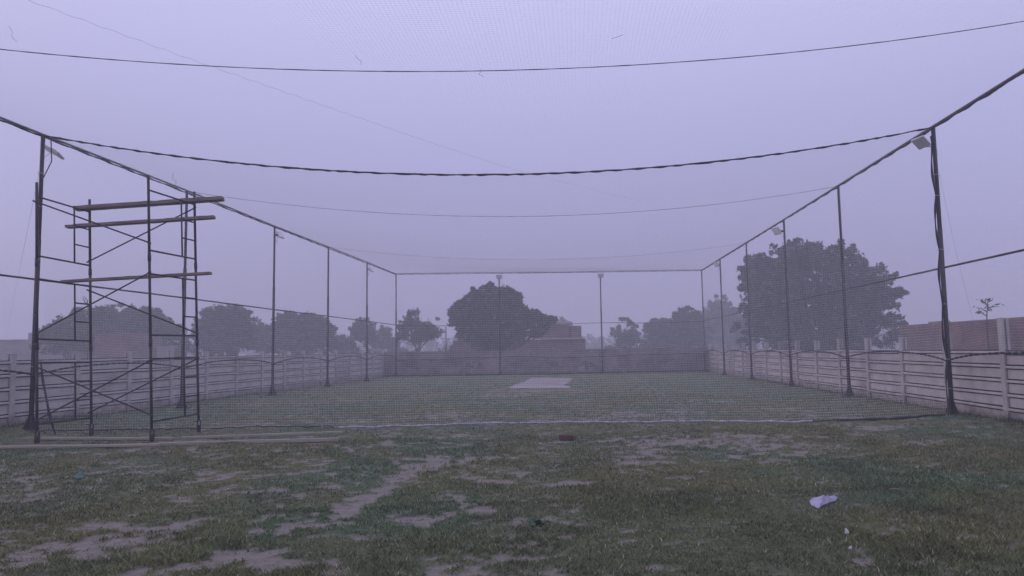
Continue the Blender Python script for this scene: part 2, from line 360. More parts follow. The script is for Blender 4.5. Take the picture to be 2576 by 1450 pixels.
for args in ((210000, 3.9, 7.2, .026, .0052, 1), (190000, 7.0, 12.5, .024, .007, 2), (90000, 12.3, 22, .022, .011, 3), (40000, 22, 42, .028, .018, 4)):
    v, t, c = blades(*args); vs.append(v.reshape(-1, 3)); ts.append(t+k); cs.append(c); k += len(c)
gr = fast_mesh('grass', np.concatenate(vs), np.concatenate(ts), M['grass'], tint=np.concatenate(cs), tri=True)
tag(gr, 'short patchy green and straw coloured grass over the field', 'grass', kind='stuff')
# taller weeds at wall feet
def weeds(pts_, n, hgt, spread, seed, name, label, w=.012):
    r = np.random.default_rng(seed); pts_ = np.asarray(pts_)
    i = r.integers(0, len(pts_)-1, n); t = r.random(n)[:, None]
    p = pts_[i]*(1-t)+pts_[i+1]*t; x = p[:, 0]+r.normal(0, spread, n); y = p[:, 1]+r.normal(0, spread, n)
    h = hgt*(.3+r.random(n)); a = r.random(n)*6.28; la = r.random(n)*6.28; ln = h*.6*r.random(n); z = x*0-.01
    bx, by = np.cos(a)*w/2, np.sin(a)*w/2; lx, ly = np.cos(la)*ln, np.sin(la)*ln
    v = np.stack([np.stack([x-bx, y-by, z], -1), np.stack([x+bx, y+by, z], -1), np.stack([x+lx, y+ly, z+h], -1)], 1)
    c = np.array([.05, .10, .045])*(.6+.8*r.random(n))[:, None]
    o = fast_mesh(name, v, np.arange(n*3).reshape(-1, 3), M['grass'], tint=np.repeat(c, 3, 0), tri=True)
    tag(o, label, 'grass', kind='stuff'); return o

# ------------------------------------------------------------------ cage layout
H = 6.1
LP = [(-8.087, 15.692), (-6.906, 20.93), (-5.726, 26.747), (-4.545, 31.978), (-3.365, 37.439), (-2.1845, 43.286)]
RP = [(10.671, 13.986), (11.765, 19.484), (12.86, 24.937), (13.954, 30.589), (15.049, 36.229), (16.143, 41.707)]
LP = [np.array(a) for a in LP]; RP = [np.array(a) for a in RP]
dL = (LP[5]-LP[0])/5; dR = (RP[5]-RP[0])/5
LPx = {i: LP[i] for i in range(6)}; LPx[-1] = LP[0]-dL; LPx[-2] = LP[0]-2*dL
RPx = {i: RP[i] for i in range(6)}; RPx[-1] = RP[0]-dR; RPx[-2] = RP[0]-2*dR
SAG = {-2: .95, -1: .92, 0: .94, 1: .81, 2: .73, 3: .65, 4: .38, 5: .0}
BT = (.3347, .6657)

def make_pole(xy, h=H, top_r=.038, mid=3.9, bot_r=.046, flare=True):
    r = empty('net_pole', (xy[0], xy[1], 0))
    m = MB(); m.tube([(0, 0, 0), (0, 0, mid)], bot_r, 12); m.tube([(0, 0, mid), (0, 0, h)], top_r, 12); m.build('pipe', M['pole'], r, True)
    b = MB(); b.box((0, 0, .012), (.34, .34, .03))
    for k in range(4):
        a = k*math.pi/2+.4; R = rotz(a); t = .008
        v = np.array([(bot_r, -t, .02), (.15, -t, .02), (bot_r, -t, .30), (bot_r, t, .02), (.15, t, .02), (bot_r, t, .30)])@R.T
        b.add(v, [(0, 1, 2), (3, 5, 4), (0, 3, 4, 1), (1, 4, 5, 2), (2, 5, 3, 0)])
    b.build('base_plate', M['pole'], r)
    return r
def ties(r, rad, zs):
    for z in zs:
        c = MB(); c.tube([(math.cos(a)*rad-.012, math.sin(a)*rad, z+.01*math.sin(2*a)) for a in np.linspace(0, 6.28, 13)], .0045, 4); c.build('tie', M['tie'], r)
desc_side = ['nearest the scaffold, at the front corner', 'just beyond the scaffold tower', 'third along the left wall, carrying a floodlight', 'fourth along the left wall, without a lamp', 'fifth along the left wall, carrying a small floodlight', 'at the far left corner beside the brick wall']
desc_r = ['thickest, at the front right corner with black cord tied to it', 'second along the right wall, without a lamp', 'third along the right wall, carrying a floodlight', 'fourth along the right wall, in front of the big tree', 'fifth along the right wall, carrying a small floodlight', 'at the far right corner beside the brick wall']
first = None
GP = 'poles holding up the net cage'
for i in range(6):
    p = make_pole(LP[i], top_r=.04 if i == 0 else .036)
    if i == 0: ties(p, .058, (1.3, 2.35, 3.5, 4.6, 5.3))
    tag(p, 'tall dark net pole '+desc_side[i], 'pole', GP)
for i in range(6):
    p = make_pole(RP[i], top_r=.042 if i == 0 else .036); tag(p, 'tall dark net pole '+desc_r[i], 'pole', GP)
    if i == 0:
        z = np.linspace(.15, 5.9, 90)
        q = MB(); amp = np.abs(np.sin(z*math.pi/1.15))*.055
        q.tube(np.stack([-.052-amp, -.02+0*z, z], -1), .019+.006*np.sin(z*9), 7)
        q.build('cord', M['rope'], p, True); ties(p, .068, (.55, 1.15, 2.3, 3.45, 4.6, 5.05))
for k, t in enumerate(BT):
    p = make_pole(lerp(LP[5], RP[5], t), h=5.92); tag(p, ('tall dark pole along the far wall in front of the big bushy tree', 'tall dark pole along the far wall right of the brick house')[k], 'pole', GP)

def lumpy(a, b, r, step=.09, amp=.35, period=.33, sag=0., off=(0, 0, 0), spiral=0., seed=0):
    rr = np.random.default_rng(seed); a = np.array(a, float); b = np.array(b, float); Ln = np.linalg.norm(b-a); n = max(3, int(Ln/step)); t = np.linspace(0, 1, n)
    pts = a+(b-a)*t[:, None]; pts[:, 2] -= 4*sag*t*(1-t)
    ph = t*Ln/period*2*math.pi+np.interp(t, np.linspace(0, 1, 40), rr.random(40)*5)
    rad = r*(1+amp*np.maximum(-.6, np.sin(ph))+.15*rr.normal(size=n).clip(-1, 1))
    if spiral: pts[:, 2] += spiral*np.cos(ph); pts[:, 0] += spiral*np.sin(ph)
    return pts+np.array(off), np.maximum(rad, r*.35)
def P3(xy, z): return np.array([xy[0], xy[1], z])
# top rails
for nm, S, lab in (('l', LPx, 'dark pipe rail wrapped in net edge along the top of the left poles'), ('r', RPx, 'dark pipe rail wrapped in net edge along the top of the right poles')):
    r = empty('top_rail', P3(S[-2], H)); o_ = P3(S[-2], H)
    m = MB(); m.tube([P3(S[i], H+.02)-o_ for i in range(-2, 6)], .026, 8); m.build('pipe', M['rail'], r, True)
    m = MB(); sd_ = 1 if nm == 'l' else -1
    pts, rad = lumpy(P3(S[-2], H-.03), P3(S[5], H-.03), .020, .07, .30, .9, 0, (sd_*.016, 0, 0), .007, 3)
    m.tube(pts-o_, rad, 6); m.build('net_edge_cord', M['rope'], r, True)
    tag(r, lab, 'rail')
r = empty('top_rail', P3(LP[5], H)); m = MB(); q = np.linspace(0, 1, 20)
m.tube([lerp(P3(LP[5], 0), P3(RP[5], 0), t)-P3(LP[5], 0)+np.array([0, 0, .03+.015*math.sin(t*9)]) for t in q], .02, 8); m.build('pipe', M['rail'], r, True)
m = MB(); pts, rad = lumpy(P3(LP[5], H-.01), P3(RP[5], H-.01), .014, .15, .4, .5, .02, (0, -.03, 0), .008, 5); m.tube(pts-P3(LP[5], H), rad, 5); m.build('net_edge_cord', M['rope'], r, True)
tag(r, 'thin straight rail across the top of the far end of the cage', 'rail')
for S, lab, a in ((LPx, 'dark pipe rail running halfway up the left poles', 1), (RPx, 'dark pipe rail running halfway up the right poles', -1)):
    m = MB(); m.tube([P3(S[i], H*.505)+np.array([-a*.065, 0, 0]) for i in range(-2, 6)], .021, 8); o = m.build('middle_rail', M['pole'], None, True); tag(o, lab, 'rail')
m = MB(); m.tube([lerp(P3(LP[5], 3.03), P3(RP[5], 3.03), t)+np.array([0, .07, -.05*math.sin(t*3*math.pi)**2]) for t in q], .017, 8); tag(m.build('middle_rail', M['pole'], None, True), 'dark pipe rail halfway up the far end poles', 'rail')

# ropes across
m = MB(); pts, rad = lumpy(P3(LP[0], H), P3(RP[0], H), .0165, .05, .55, .42, SAG[0], (0, -.01, 0), .004, 9); m.tube(pts, rad, 6)
pts2, rad2 = lumpy(P3(LP[0], H), P3(RP[0], H), .009, .06, .2, .6, SAG[0]-.01, (0, .01, 0.008), .005, 10); m.tube(pts2, rad2, 5)
tag(m.build('net_rope', M['rope'], None, True), 'thick black sagging rope bunched with net between the two front corner poles', 'rope')
for i, rr_, lab in ((-1, .0065, 'thin wire sagging overhead nearest the camera'), (1, .0055, 'thin wire sagging across the cage behind the thick black rope'), (3, .004, 'faint thin wire sagging across the middle of the cage')):
    m = MB(); pts, rad = lumpy(P3(LPx[i], H), P3(RPx[i], H), rr_, .12, .15, .4, SAG[i], seed=i+20); m.tube(pts, rad, 5)
    tag(m.build('support_wire', M['wire'], None, True), lab, 'wire', 'wires holding up the overhead net')

# ------------------------------------------------------------------ nets
TR = .0014
def strands(Pn, r=TR):
    """Pn: (S, n, 3) polylines -> verts, quads of 3-sided tubes"""
    S, n, _ = Pn.shape; t = np.gradient(Pn, axis=1); t /= np.linalg.norm(t, axis=2)[..., None]+1e-9
    ref = np.where(np.abs(t[..., 2:3]) < .8, np.array([0, 0, 1.0]), np.array([0, 1.0, 0])); a = np.cross(t, ref); a /= np.linalg.norm(a, axis=2)[..., None]+1e-9; b = np.cross(t, a)
    an = np.arange(3)*2*math.pi/3
    V = Pn[:, :, None]+r*(a[:, :, None]*np.cos(an)[:, None]+b[:, :, None]*np.sin(an)[:, None])
    base = (np.arange(S)[:, None, None]*n+np.arange(n-1)[None, :, None])*3; j = np.arange(3)[None, None, :]; j2 = (j+1) % 3
    F = np.stack([base+j, base+j2, base+3+j2, base+3+j], -1)
    return V.reshape(-1, 3), F.reshape(-1, 4)
def net(name, fn, U, Vv, nu, nv, su, sv, parent=None, r=TR, rv=None):
    """fn(u,v)->xyz ; nu strands at constant u sampled sv ; nv strands at constant v sampled su"""
    u = np.linspace(0, 1, nu)[:, None]*np.ones((1, sv)); v = np.linspace(0, 1, sv)[None]*np.ones((nu, 1)); A, FA = strands(fn(u, v), rv or r)
    v2 = np.linspace(0, 1, nv)[:, None]*np.ones((1, su)); u2 = np.linspace(0, 1, su)[None]*np.ones((nv, 1)); B, FB = strands(fn(u2, v2), r)
    return fast_mesh(name, np.concatenate([A, B]), np.concatenate([FA, FB+len(A)]), M['twine'], parent)
ROWS = np.array(sorted(SAG)); SG = np.array([SAG[i] for i in ROWS])
LA = np.array([LPx[i] for i in ROWS]); RA = np.array([RPx[i] for i in ROWS])
def topf(u, v):                      # v along cage: -1.6 .. 5
    k = -1.6+v*6.6
    lx = np.interp(k, ROWS, LA[:, 0]); ly = np.interp(k, ROWS, LA[:, 1]); rx = np.interp(k, ROWS, RA[:, 0]); ry = np.interp(k, ROWS, RA[:, 1])
    s = np.interp(k, ROWS, SG)
    fr = np.abs(np.sin(k*math.pi)); par = 4*u*(1-u)
    z = H+.01-par*s+.035*(fbm(u*9, v*14, 2)-.5)*par
    wv = .03*(fbm(u*12+4, v*16, 2)-.5)
    return np.stack([lx*(1-u)+rx*u+wv, ly*(1-u)+ry*u+.12*par*(fbm(u*7, v*9+3, 2)-.5), z], -1)
tn = net('overhead_net', topf, 1, 1, 377, 730, 30, 75, r=.00066)
tag(tn, 'pale square mesh net stretched overhead as the roof of the cage', 'net')
for k, (a, b) in enumerate((((.27, .04), (.70, .36)), ((.285, .04), (.715, .36)))):
    t = np.linspace(0, 1, 160); m = MB(); uu = a[0]+(b[0]-a[0])*t; vv = a[1]+(b[1]-a[1])*t
    pts = topf(uu, vv); pts[:, 2] -= .012+.01*np.sin(t*300); m.tube(pts, .0015, 4)
    if k == 0: m.build('seam', M['greyrope'], tn)
_fx = np.array([0, .1, .2, .35, .5, .65, .8, .9, 1.0])
GL = [G(*p)[:2] for p in ((100, 1090), (300, 1087), (500, 1082), (860, 1078), (1200, 1069), (1600, 1063), (2000, 1063), (2200, 1058), (2390, 1048))]
GL = np.array(GL); GU = np.concatenate([[0], np.cumsum(np.linalg.norm(np.diff(GL, axis=0), axis=1))]); GU /= GU[-1]
def frontf(u, v):                    # v 0 bottom .. 1 top
    tx = LP[0][0]*(1-u)+RP[0][0]*u; ty = LP[0][1]*(1-u)+RP[0][1]*u; tz = H-4*SAG[0]*u*(1-u)
    bx = np.interp(u, GU, GL[:, 0]); by = np.interp(u, GU, GL[:, 1])
    par = np.sin(math.pi*np.clip(v, 0, 1))
    fold = .10*(fbm(u*16+2, v*3+8, 2)-.5)*par*(1-.4*v)
    x = bx*(1-v)+tx*v+.05*(fbm(u*10, v*6, 2)-.5)*par
    y = by*(1-v)+ty*v+fold*2+.25*par*(1-v)
    z = .02*(1-v)+tz*v+.05*(fbm(u*11+30, v*5, 2)-.5)*par-.06*par*np.sin(u*math.pi)
    return np.stack([x, y, z], -1)
fn_ = net('front_net', frontf, 1, 1, 377, 112, 110, 26, r=.0015, rv=.0010)
tag(fn_, 'square mesh net hanging from the thick rope to the turf across the front', 'net')
t = np.linspace(0, 1, 260); hp = frontf(t, t*0); hp[:, 2] = .022+.006*np.sin(t*170)+gz(hp[:, 0], hp[:, 1]); hp[:, 1] += .03*np.sin(t*90)*.4
m = MB(); i0, i1 = 78, 215; m.tube(hp[i0:i1], .020+.007*np.sin(t[i0:i1]*610), 6); m.build('gathered_hem', M['hem'], fn_, True)
m = MB(); m.tube(hp[:84]+np.array([0, 0, .01])+np.stack([t[:84]*0, .05*np.sin(t[:84]*260), .012*np.abs(np.sin(t[:84]*210))], -1), .011, 6); m.build('bottom_rope', M['rope'], fn_, True); m = MB()
s_ = hp[208:]+np.array([0, 0, .0]); m.tube(s_, np.interp(np.arange(len(s_)), [0, 8, 22, 40, 52], [.006, .012, .035, .028, .02]), 7); m.build('bottom_rope', M['rope'], fn_, True)
# seam laced down the front net
a0, a1 = (.60, .27), (.715, .012)
t = np.linspace(0, 1, 120); m = MB(); uu = a0[0]+(a1[0]-a0[0])*t; vv = a0[1]+(a1[1]-a0[1])*t
pts = frontf(uu, vv); pts[:, 1] -= .02; pts[:, 0] += .025*np.sin(t*190); m.tube(pts, .004, 4); m.build('seam', M['hem'], fn_)
def sidef(S, a):
    A2 = np.array([S[i] for i in ROWS])
    def f(u, v):
        k = -1.6+u*6.6; x = np.interp(k, ROWS, A2[:, 0]); y = np.interp(k, ROWS, A2[:, 1]); fr = np.abs(np.sin(k*math.pi))
        zb = 1.10+.20*fr**.6; z = zb*(1-v)+(H-.02)*v; bul = a*(.02+.10*fr*np.sin(math.pi*v)**1+.10*(fbm(k*6, v*4, 2)-.5))
        return np.stack([x+bul, y, z+.03*(fbm(k*7+9, v*5, 2)-.5)], -1)
    return f
for S, a, lab in ((LPx, 1, 'square mesh net hanging along the left poles down to a black rope'), (RPx, -1, 'square mesh net hanging along the right poles down to a black rope')):
    f = sidef(S, a); o = net('side_net', f, 1, 1, 740, 98, 150, 14, r=.0010, rv=.0006); tag(o, lab, 'net')
    t = np.linspace(0, 1, 700); pts = f(t, t*0); pts[:, 0] += a*.015; m = MB(); m.tube(pts, .019+.006*np.sin(t*1200), 6); m.build('bottom_rope', M['rope'], o, True)
def backf(u, v):
    fr = np.abs(np.sin(u*3*math.pi)); p = LP[5][:, None, None] if False else None
    x = LP[5][0]*(1-u)+RP[5][0]*u; y = LP[5][1]*(1-u)+RP[5][1]*u
    zb = .92+.22*(fbm(u*7+1.3, u*0, 2)); z = zb*(1-v)+(H+.0)*v
    return np.stack([x, y-.06-.12*(fbm(u*14, v*4, 2)-.5), z], -1)
o = net('far_net', backf, 1, 1, 366, 100, 60, 12, r=.0009, rv=.0007); tag(o, 'square mesh net closing the far end in front of the brick wall', 'net')
t = np.linspace(0, 1, 160); m = MB(); m.tube(backf(t, t*0)-np.array([0, .03, 0]), .020+.008*np.sin(t*70), 6); m.build('bottom_rope', M['rope'], o, True)
# strap, guy wires, dangling threads
m = MB(); sp_ = [P(103, 915, 14.6), P(108, 960, 14.5), P(118, 1010, 14.3), P(126, 1050, 14.1), G(139, 1094, .02)]
m.tube(sp_, [.014, .026, .02, .03, .012], 5); tag(m.build('loose_strap', M['rope'], None, True), 'loose black strap hanging down beside the left front corner pole', 'strap')
for a, b, lab in ((P3(LP[0]+np.array([-.05, 0]), 5.3), G(2, 905, 1.3), 'thin pale guy wire slanting down left of the left corner pole'), (P3(RP[0]+np.array([.07, 0]), 5.1), P(2448, 805, 14.5), 'thin pale guy wire slanting down right of the right corner pole')):
    m = MB(); tt = np.linspace(0, 1, 12); pp = np.array([lerp(a, b, q_) for q_ in tt]); pp[:, 2] -= .15*np.sin(math.pi*tt); m.tube(pp, .003, 4); tag(m.build('guy_wire', M['hem']), lab, 'wire')
for k, (px, py, L_, lab, sl) in enumerate(((22, 66, (18, 42), 'curly frayed thread hanging from the overhead net at upper left', 1), (1205, 175, (6, 22), 'frayed thread crossing the nearest overhead wire', -1), (1535, 96, (30, -5), 'short nearly level thread lying on the overhead net', 1), (437, 436, (4, 34), 'frayed thread hanging above the scaffold', 1), (898, 138, (14, 28), 'short slanting thread on the overhead net', 1))):
    m = MB(); d = 8.5 if py < 200 else 14.5; tt = np.linspace(0, 1, 14)
    m.tube([P(px+L_[0]*q_+4*math.sin(q_*7+k), py+L_[1]*q_+3*math.sin(q_*5), d) for q_ in tt], .0019*(d/8.5), 4)
    tag(m.build('loose_thread', M['wire']), lab, 'thread', 'threads caught in the net')

# ------------------------------------------------------------------ floodlights
def plate_light(pos, mount, long_, short_, L1, L2, lab):
    X = long_/np.linalg.norm(long_); Z = short_-X*np.dot(short_, X); Z /= np.linalg.norm(Z); Y = np.cross(Z, X)
    if Y[2] > 0: Y = -Y; X = -X
    R = np.stack([X, Y, Z], 1)            # +Y local looks down and out of the lamp
    r = empty('floodlight', pos)
    m = MB(); m.box((0, 0, 0), (L1, .045, L2), R); m.build('housing', M['lamp'], r, bevel=.008)
    m = MB(); m.box(R@np.array([0, .0245, 0]), (L1*.88, .008, L2*.86), R); m.build('lens', M['glass'], r)
    m = MB(); m.box(R@np.array([0, -.038, 0]), (.10, .03, .07), R); m.build('driver_box', M['lampdark'], r)
    mt = np.array(mount)-np.array(pos); m = MB(); e1 = R@np.array([L1/2*np.sign(np.dot(X, mt)), 0, 0])
    m.tube([mt, mt*.7+e1*.3+np.array([0, 0, .02]), e1, e1*.6+Z*L2*.45], .009, 6); m.build('bracket', M['pole'], r)
    t = np.linspace(0, 1, 14); m = MB(); m.tube(np.stack([mt[0]+.13*np.sin(t*math.pi), mt[1]+0*t, mt[2]+.03-.28*t], -1), .006, 5); m.build('cable', M['tie'], r, True)
    tag(r, lab, 'floodlight', 'floodlights on the cage poles'); return r
def floodlight(pos, yaw, tilt, lab, s=1.0, arm=.22, side=(0, 0)):
    r = empty('floodlight', pos, yaw)     # local -Y is the direction the lamp faces
    R = rotx(tilt)
    c = np.array([0, -arm, 0])
    m = MB(); m.box(c, (.34*s, .045, .26*s), R); m.build('housing', M['lamp'], r, bevel=.008)
    m = MB(); m.box(c+R@np.array([0, -.0245, 0]), (.30*s, .008, .21*s), R); m.build('lens', M['glass'], r)
    m = MB()
    for k in range(7): m.box(c+R@np.array([(-.13+k*.043)*s, .034, 0]), (.006, .024, .2*s), R)
    m.box(c+R@np.array([.02, .045, -.03]), (.09, .03, .06), R); m.build('heat_sink', M['lampdark'], r)
    m = MB(); m.tube([(-.18*s, -arm, 0), (-.18*s, -arm*.45, 0), (0, -.04, 0), (.18*s, -arm*.45, 0), (.18*s, -arm, 0)], .010, 6)
    m.box((0, -.03, 0), (.12, .05, .05)); m.build('bracket', M['pole'], r)
    m = MB(); t = np.linspace(0, 1, 16); m.tube(np.stack([.05*np.sin(t*6)+.06*t, -arm*(1-t)*.6+.02+.04*np.sin(t*7), -.05-.26*np.sin(t*math.pi)], -1), .005, 5); m.build('cable', M['tie'] if s > 1 else M['rope'], r, True)
    tag(r, lab, 'floodlight', 'floodlights on the cage poles'); return r
plate_light(P(132, 381, 15.55), P(112, 368, 15.65), .42*RGT-.24*UPV, FWD*.3-UPV*.10-RGT*.03, .44, .30, 'flat pale floodlight seen edge on at the top of the left corner pole')
floodlight(P3(LP[2]+np.array([.03, 0]), 5.78), math.radians(70), math.radians(-30), 'small floodlight on the third left pole', 1, .2)
floodlight(P3(LP[4]+np.array([.03, 0]), 5.72), math.radians(70), math.radians(-30), 'small floodlight on the fifth left pole, near the far corner', 1, .2)
plate_light(P(2317, 359, 15.9), P(2345, 372, 16.02), .21*RGT-.14*UPV+.10*FWD, -.13*RGT-.06*UPV+.2*FWD, .33, .27, 'large grey floodlight below the rail at the right corner pole')
floodlight(P3(RP[2]+np.array([-.03, 0]), 5.68), math.radians(-80), math.radians(28), 'floodlight on the third right pole above the big tree', 1.1, .3)
floodlight(P3(RP[4]+np.array([-.03, 0]), 5.8), math.radians(-75), math.radians(20), 'small floodlight on the fifth right pole, near the far corner', 1, .2)
for k, t in enumerate(BT):
    q_ = lerp(LP[5], RP[5], t); floodlight(P3(q_+np.array([.0, -.03]), 5.86), 0, math.radians(20), ('square floodlight on the far pole over the bushy tree', 'square floodlight on the far pole right of the brick house')[k], 1, .08)
m = MB(); m.tube([P3(LP[0], 5.2)+np.array([.04, 0, 0]), P3(LP[0], 5.55)+np.array([.2, -.02, 0]), P3(LP[0], 6.0)+np.array([.16, 0, 0])], .012, 6); tag(m.build('lamp_stay', M['rope']), 'short bent stay beneath the floodlight on the left corner pole', 'stay')

# ------------------------------------------------------------------ precast walls
def precast(a, b, n, post_h, wall_h, side, lab, tall=()):
    a = np.array(a, float); b = np.array(b, float); d = (b-a); L_ = np.linalg.norm(d); d /= L_; nrm = np.array([-d[1], d[0]])*side   # nrm faces the field
    r = empty('precast_wall', (a[0], a[1], 0)); ang = math.atan2(d[1], d[0]); R = rotz(ang); step = L_/n
    rr = np.random.default_rng(int(abs(a[0])*100))
    hts = [post_h+rr.uniform(-.03, .03) for _ in range(n+1)]
    for k in tall: hts[k] += .3
    for k in range(n+1):
        m = MB(); o = d*step*k; rz = R; h = hts[k]
        # H-section post: two flanges and a web
        m.box((o[0]+nrm[0]*.045, o[1]+nrm[1]*.045, h/2-.1), (.14, .05, h+.2), rz)
        m.box((o[0]-nrm[0]*.050, o[1]-nrm[1]*.050, h/2-.102), (.13, .05, h+.19), rz)
        m.box((o[0]-nrm[0]*.002, o[1]-nrm[1]*.002, h/2-.104), (.05, .044, h+.18), rz)
        m.build('post', M['conc2'], r, bevel=.008)
    ph = wall_h/5
    for k in range(n):
        c = d*step*(k+.5); dz = rr.uniform(-.015, .015)
        w_ = step-.055
        for j in range(5):
            z0 = j*ph+dz; t = rr.uniform(-.005, .005); tl = rr.normal()*.0035; m = MB(); RR_ = R@np.array([[math.cos(tl), 0, -math.sin(tl)], [0, 1, 0], [math.sin(tl), 0, math.cos(tl)]])
            def bx(zc, hh, th, out): m.box((c[0]+nrm[0]*(out+t), c[1]+nrm[1]*(out+t), zc), (w_-abs(out)*.1, th, hh), RR_)
            bx(z0+ph/2, ph-.014, .036, 0); pn = m.build('panel', M['conc'], r, bevel=.006)
            m = MB(); bx(z0+ph-.040, .046, .042, .034); m.build('rib', M['rib'], pn, bevel=.009)
            m = MB(); bx(z0+ph-.073, .020, .012, .0235); m.build('rib_shade', M['shade'], pn)  # dark strip painting in the shade beneath the rib
            m = MB(); bx(z0+ph-.003, .024, .020, .022); m.build('joint_shade', M['shade'], pn)  # dark strip in place of the overlap shadow between panels
    tag(r, lab, 'wall'); return r
offL = LP[5]+np.array([-.75, .15])
WL0, WL1 = np.array([-9.04, 16.67]), np.array([-3.0, 43.55]); sL = (WL1-WL0)/14
precast(WL0-2*sL, WL1, 16, 1.60, 1.42, -1, 'grey precast concrete panel wall on the left behind the scaffold')
eR = dR/np.linalg.norm(dR); nR = np.array([eR[1], -eR[0]])
WR0 = RP[0]+nR*.42-eR*1.25; WR1 = RP[5]+nR*.40+eR*.4; sR = (WR1-WR0)/14
precast(WR0-sR*2, WR1, 16, 1.68, 1.33, 1, 'bright precast concrete panel wall along the right', tall=(2,))
# far brick wall
bw0 = np.array([-3.15, 43.75]); bw1 = np.array([16.9, 42.35])
def wallbox(name, a, b, h, th, m, parent=None, z0=-.2):
    a = np.array(a, float); b = np.array(b, float); d = b-a; L_ = np.linalg.norm(d); ang = math.atan2(d[1], d[0]); c = (a+b)/2
    q = MB(); q.box((0, 0, (h+z0)/2), (L_, th, h-z0)); o = q.build(name, m, parent); o.location = (c[0], c[1], 0); o.rotation_euler = (0, 0, ang); return o
far_w = empty('brick_wall', (6.5, 43.2, 0)); tag(far_w, 'long low plastered brick wall closing the far end of the field', 'wall')
for nm, hh, th, z0, mm in (('wall', 1.40, .23, -.2, M['backwall']), ('coping', 1.48, .30, 1.402, M['backwall']), ('plinth', .10, .27, -.2, M['rope'])):
    o = wallbox(nm, bw0-np.array([6.5, 43.2]), bw1-np.array([6.5, 43.2]), hh, th, mm, far_w, z0)
dbw = (bw1-bw0)/np.linalg.norm(bw1-bw0); nbw = np.array([dbw[1], -dbw[0]]); abw = math.atan2(dbw[1], dbw[0])
for px in (1100, 1178, 1345, 1440, 1548, 1630, 1700):
    t = (px-981)/(1772-981); p_ = lerp(bw0, bw1, t)-np.array([6.5, 43.2])+nbw*.16; q = MB(); q.box((0, 0, .62), (.20, .12, 1.4)); o = q.build('pier', M['backwall'], far_w); o.location = (p_[0], p_[1], 0); o.rotation_euler = (0, 0, abw)
# dark weathered blotches and small weeds by the far wall
stain = mat('damp_stain', (.12, .10, .10), .95, (.19, .16, .155), 9)
for px, py, rx_, rz_ in ((1052, 925, .62, .3), (1185, 926, .75, .32), (1302, 927, .62, .28), (1468, 929, .6, .2), (1652, 922, .5, .16), (1390, 926, .35, .18)):
    t = (px-981)/(1772-981); c = lerp(bw0, bw1, t); zc = (950-py)*42.5/FPX+.04; r = np.random.default_rng(px); q = MB()
    for kk in range(22):
        ox, oz, rr_ = r.normal()*rx_*.42, r.normal()*rz_*.45, .03+.09*r.random(); n = 9; y_ = -.0003*kk
        q.add([(ox, y_, oz)]+[(ox+math.cos(a)*rr_*1.5*(.5+.7*r.random()), y_, oz+math.sin(a)*rr_*(.5+.7*r.random())) for a in np.linspace(0, 6.28, n, endpoint=False)], [(0, 1+i, 1+(i+1) % n) for i in range(n)])
    o = q.build('damp_patch', stain, far_w); pp = c+nbw*.1195-np.array([6.5, 43.2]); o.location = (pp[0], pp[1], max(.35, zc)); o.rotation_euler = (0, 0, abw)
weeds([bw0+nbw*.3, bw1+nbw*.3], 2600, .22, .12, 5, 'weeds', 'low dark weeds along the foot of the far brick wall', .03)
weeds([WL0-2*sL, WL0, WL0+sL*1.2], 2600, .16, .28, 6, 'weeds', 'tall dark green weeds at the foot of the left wall beside the corner pole', .014)
weeds([WR0-sR*2-nR*.1, WR0-nR*.12, WR0+sR*9-nR*.1], 3200, .12, .09, 8, 'weeds', 'low weeds along the foot of the right wall', .012)

# pitch slab
pc = [G(1335, 953), G(1437, 954), G(1437, 979), G(1282, 980)]
u_ = np.array([5.1, 27.0])-np.array([6.8, 35.6]); m = MB()
n = 24; pl_ = np.array([G(*p) for p in ((1282, 980), (1293, 972), (1320, 964), (1335, 953))]); pr_ = np.array([G(*p) for p in ((1437, 979), (1422, 970), (1436, 960), (1437, 954))]); T4 = np.array([0, .22, .55, 1.]); left = [np.array([np.interp(t, T4, pl_[:, k]) for k in range(3)]) for t in np.linspace(0, 1, n)]; right = [np.array([np.interp(t, T4, pr_[:, k]) for k in range(3)]) for t in np.linspace(0, 1, n)]
rj = np.random.default_rng(3); V = []; F = []
for i in range(n):
    jl, jr = rj.uniform(-.10, .10), rj.uniform(-.16, .16); l_ = left[i]+np.array([jl, 0, 0]); r_ = right[i]+np.array([jr, 0, 0])
    for p_, z in ((l_, -.05), (l_, .055), (r_, .055), (r_, -.05)): V.append((p_[0], p_[1], z))
for i in range(n-1):
    a = i*4; F += [(a, a+1, a+5, a+4), (a+1, a+2, a+6, a+5), (a+2, a+3, a+7, a+6)]
F += [(0, 3, 2, 1), ((n-1)*4, (n-1)*4+1, (n-1)*4+2, (n-1)*4+3)]
m.add(V, F); o = m.build('cricket_pitch', M['pitch']); tag(o, 'pale broken edged cement pitch slab lying in the turf', 'pitch')

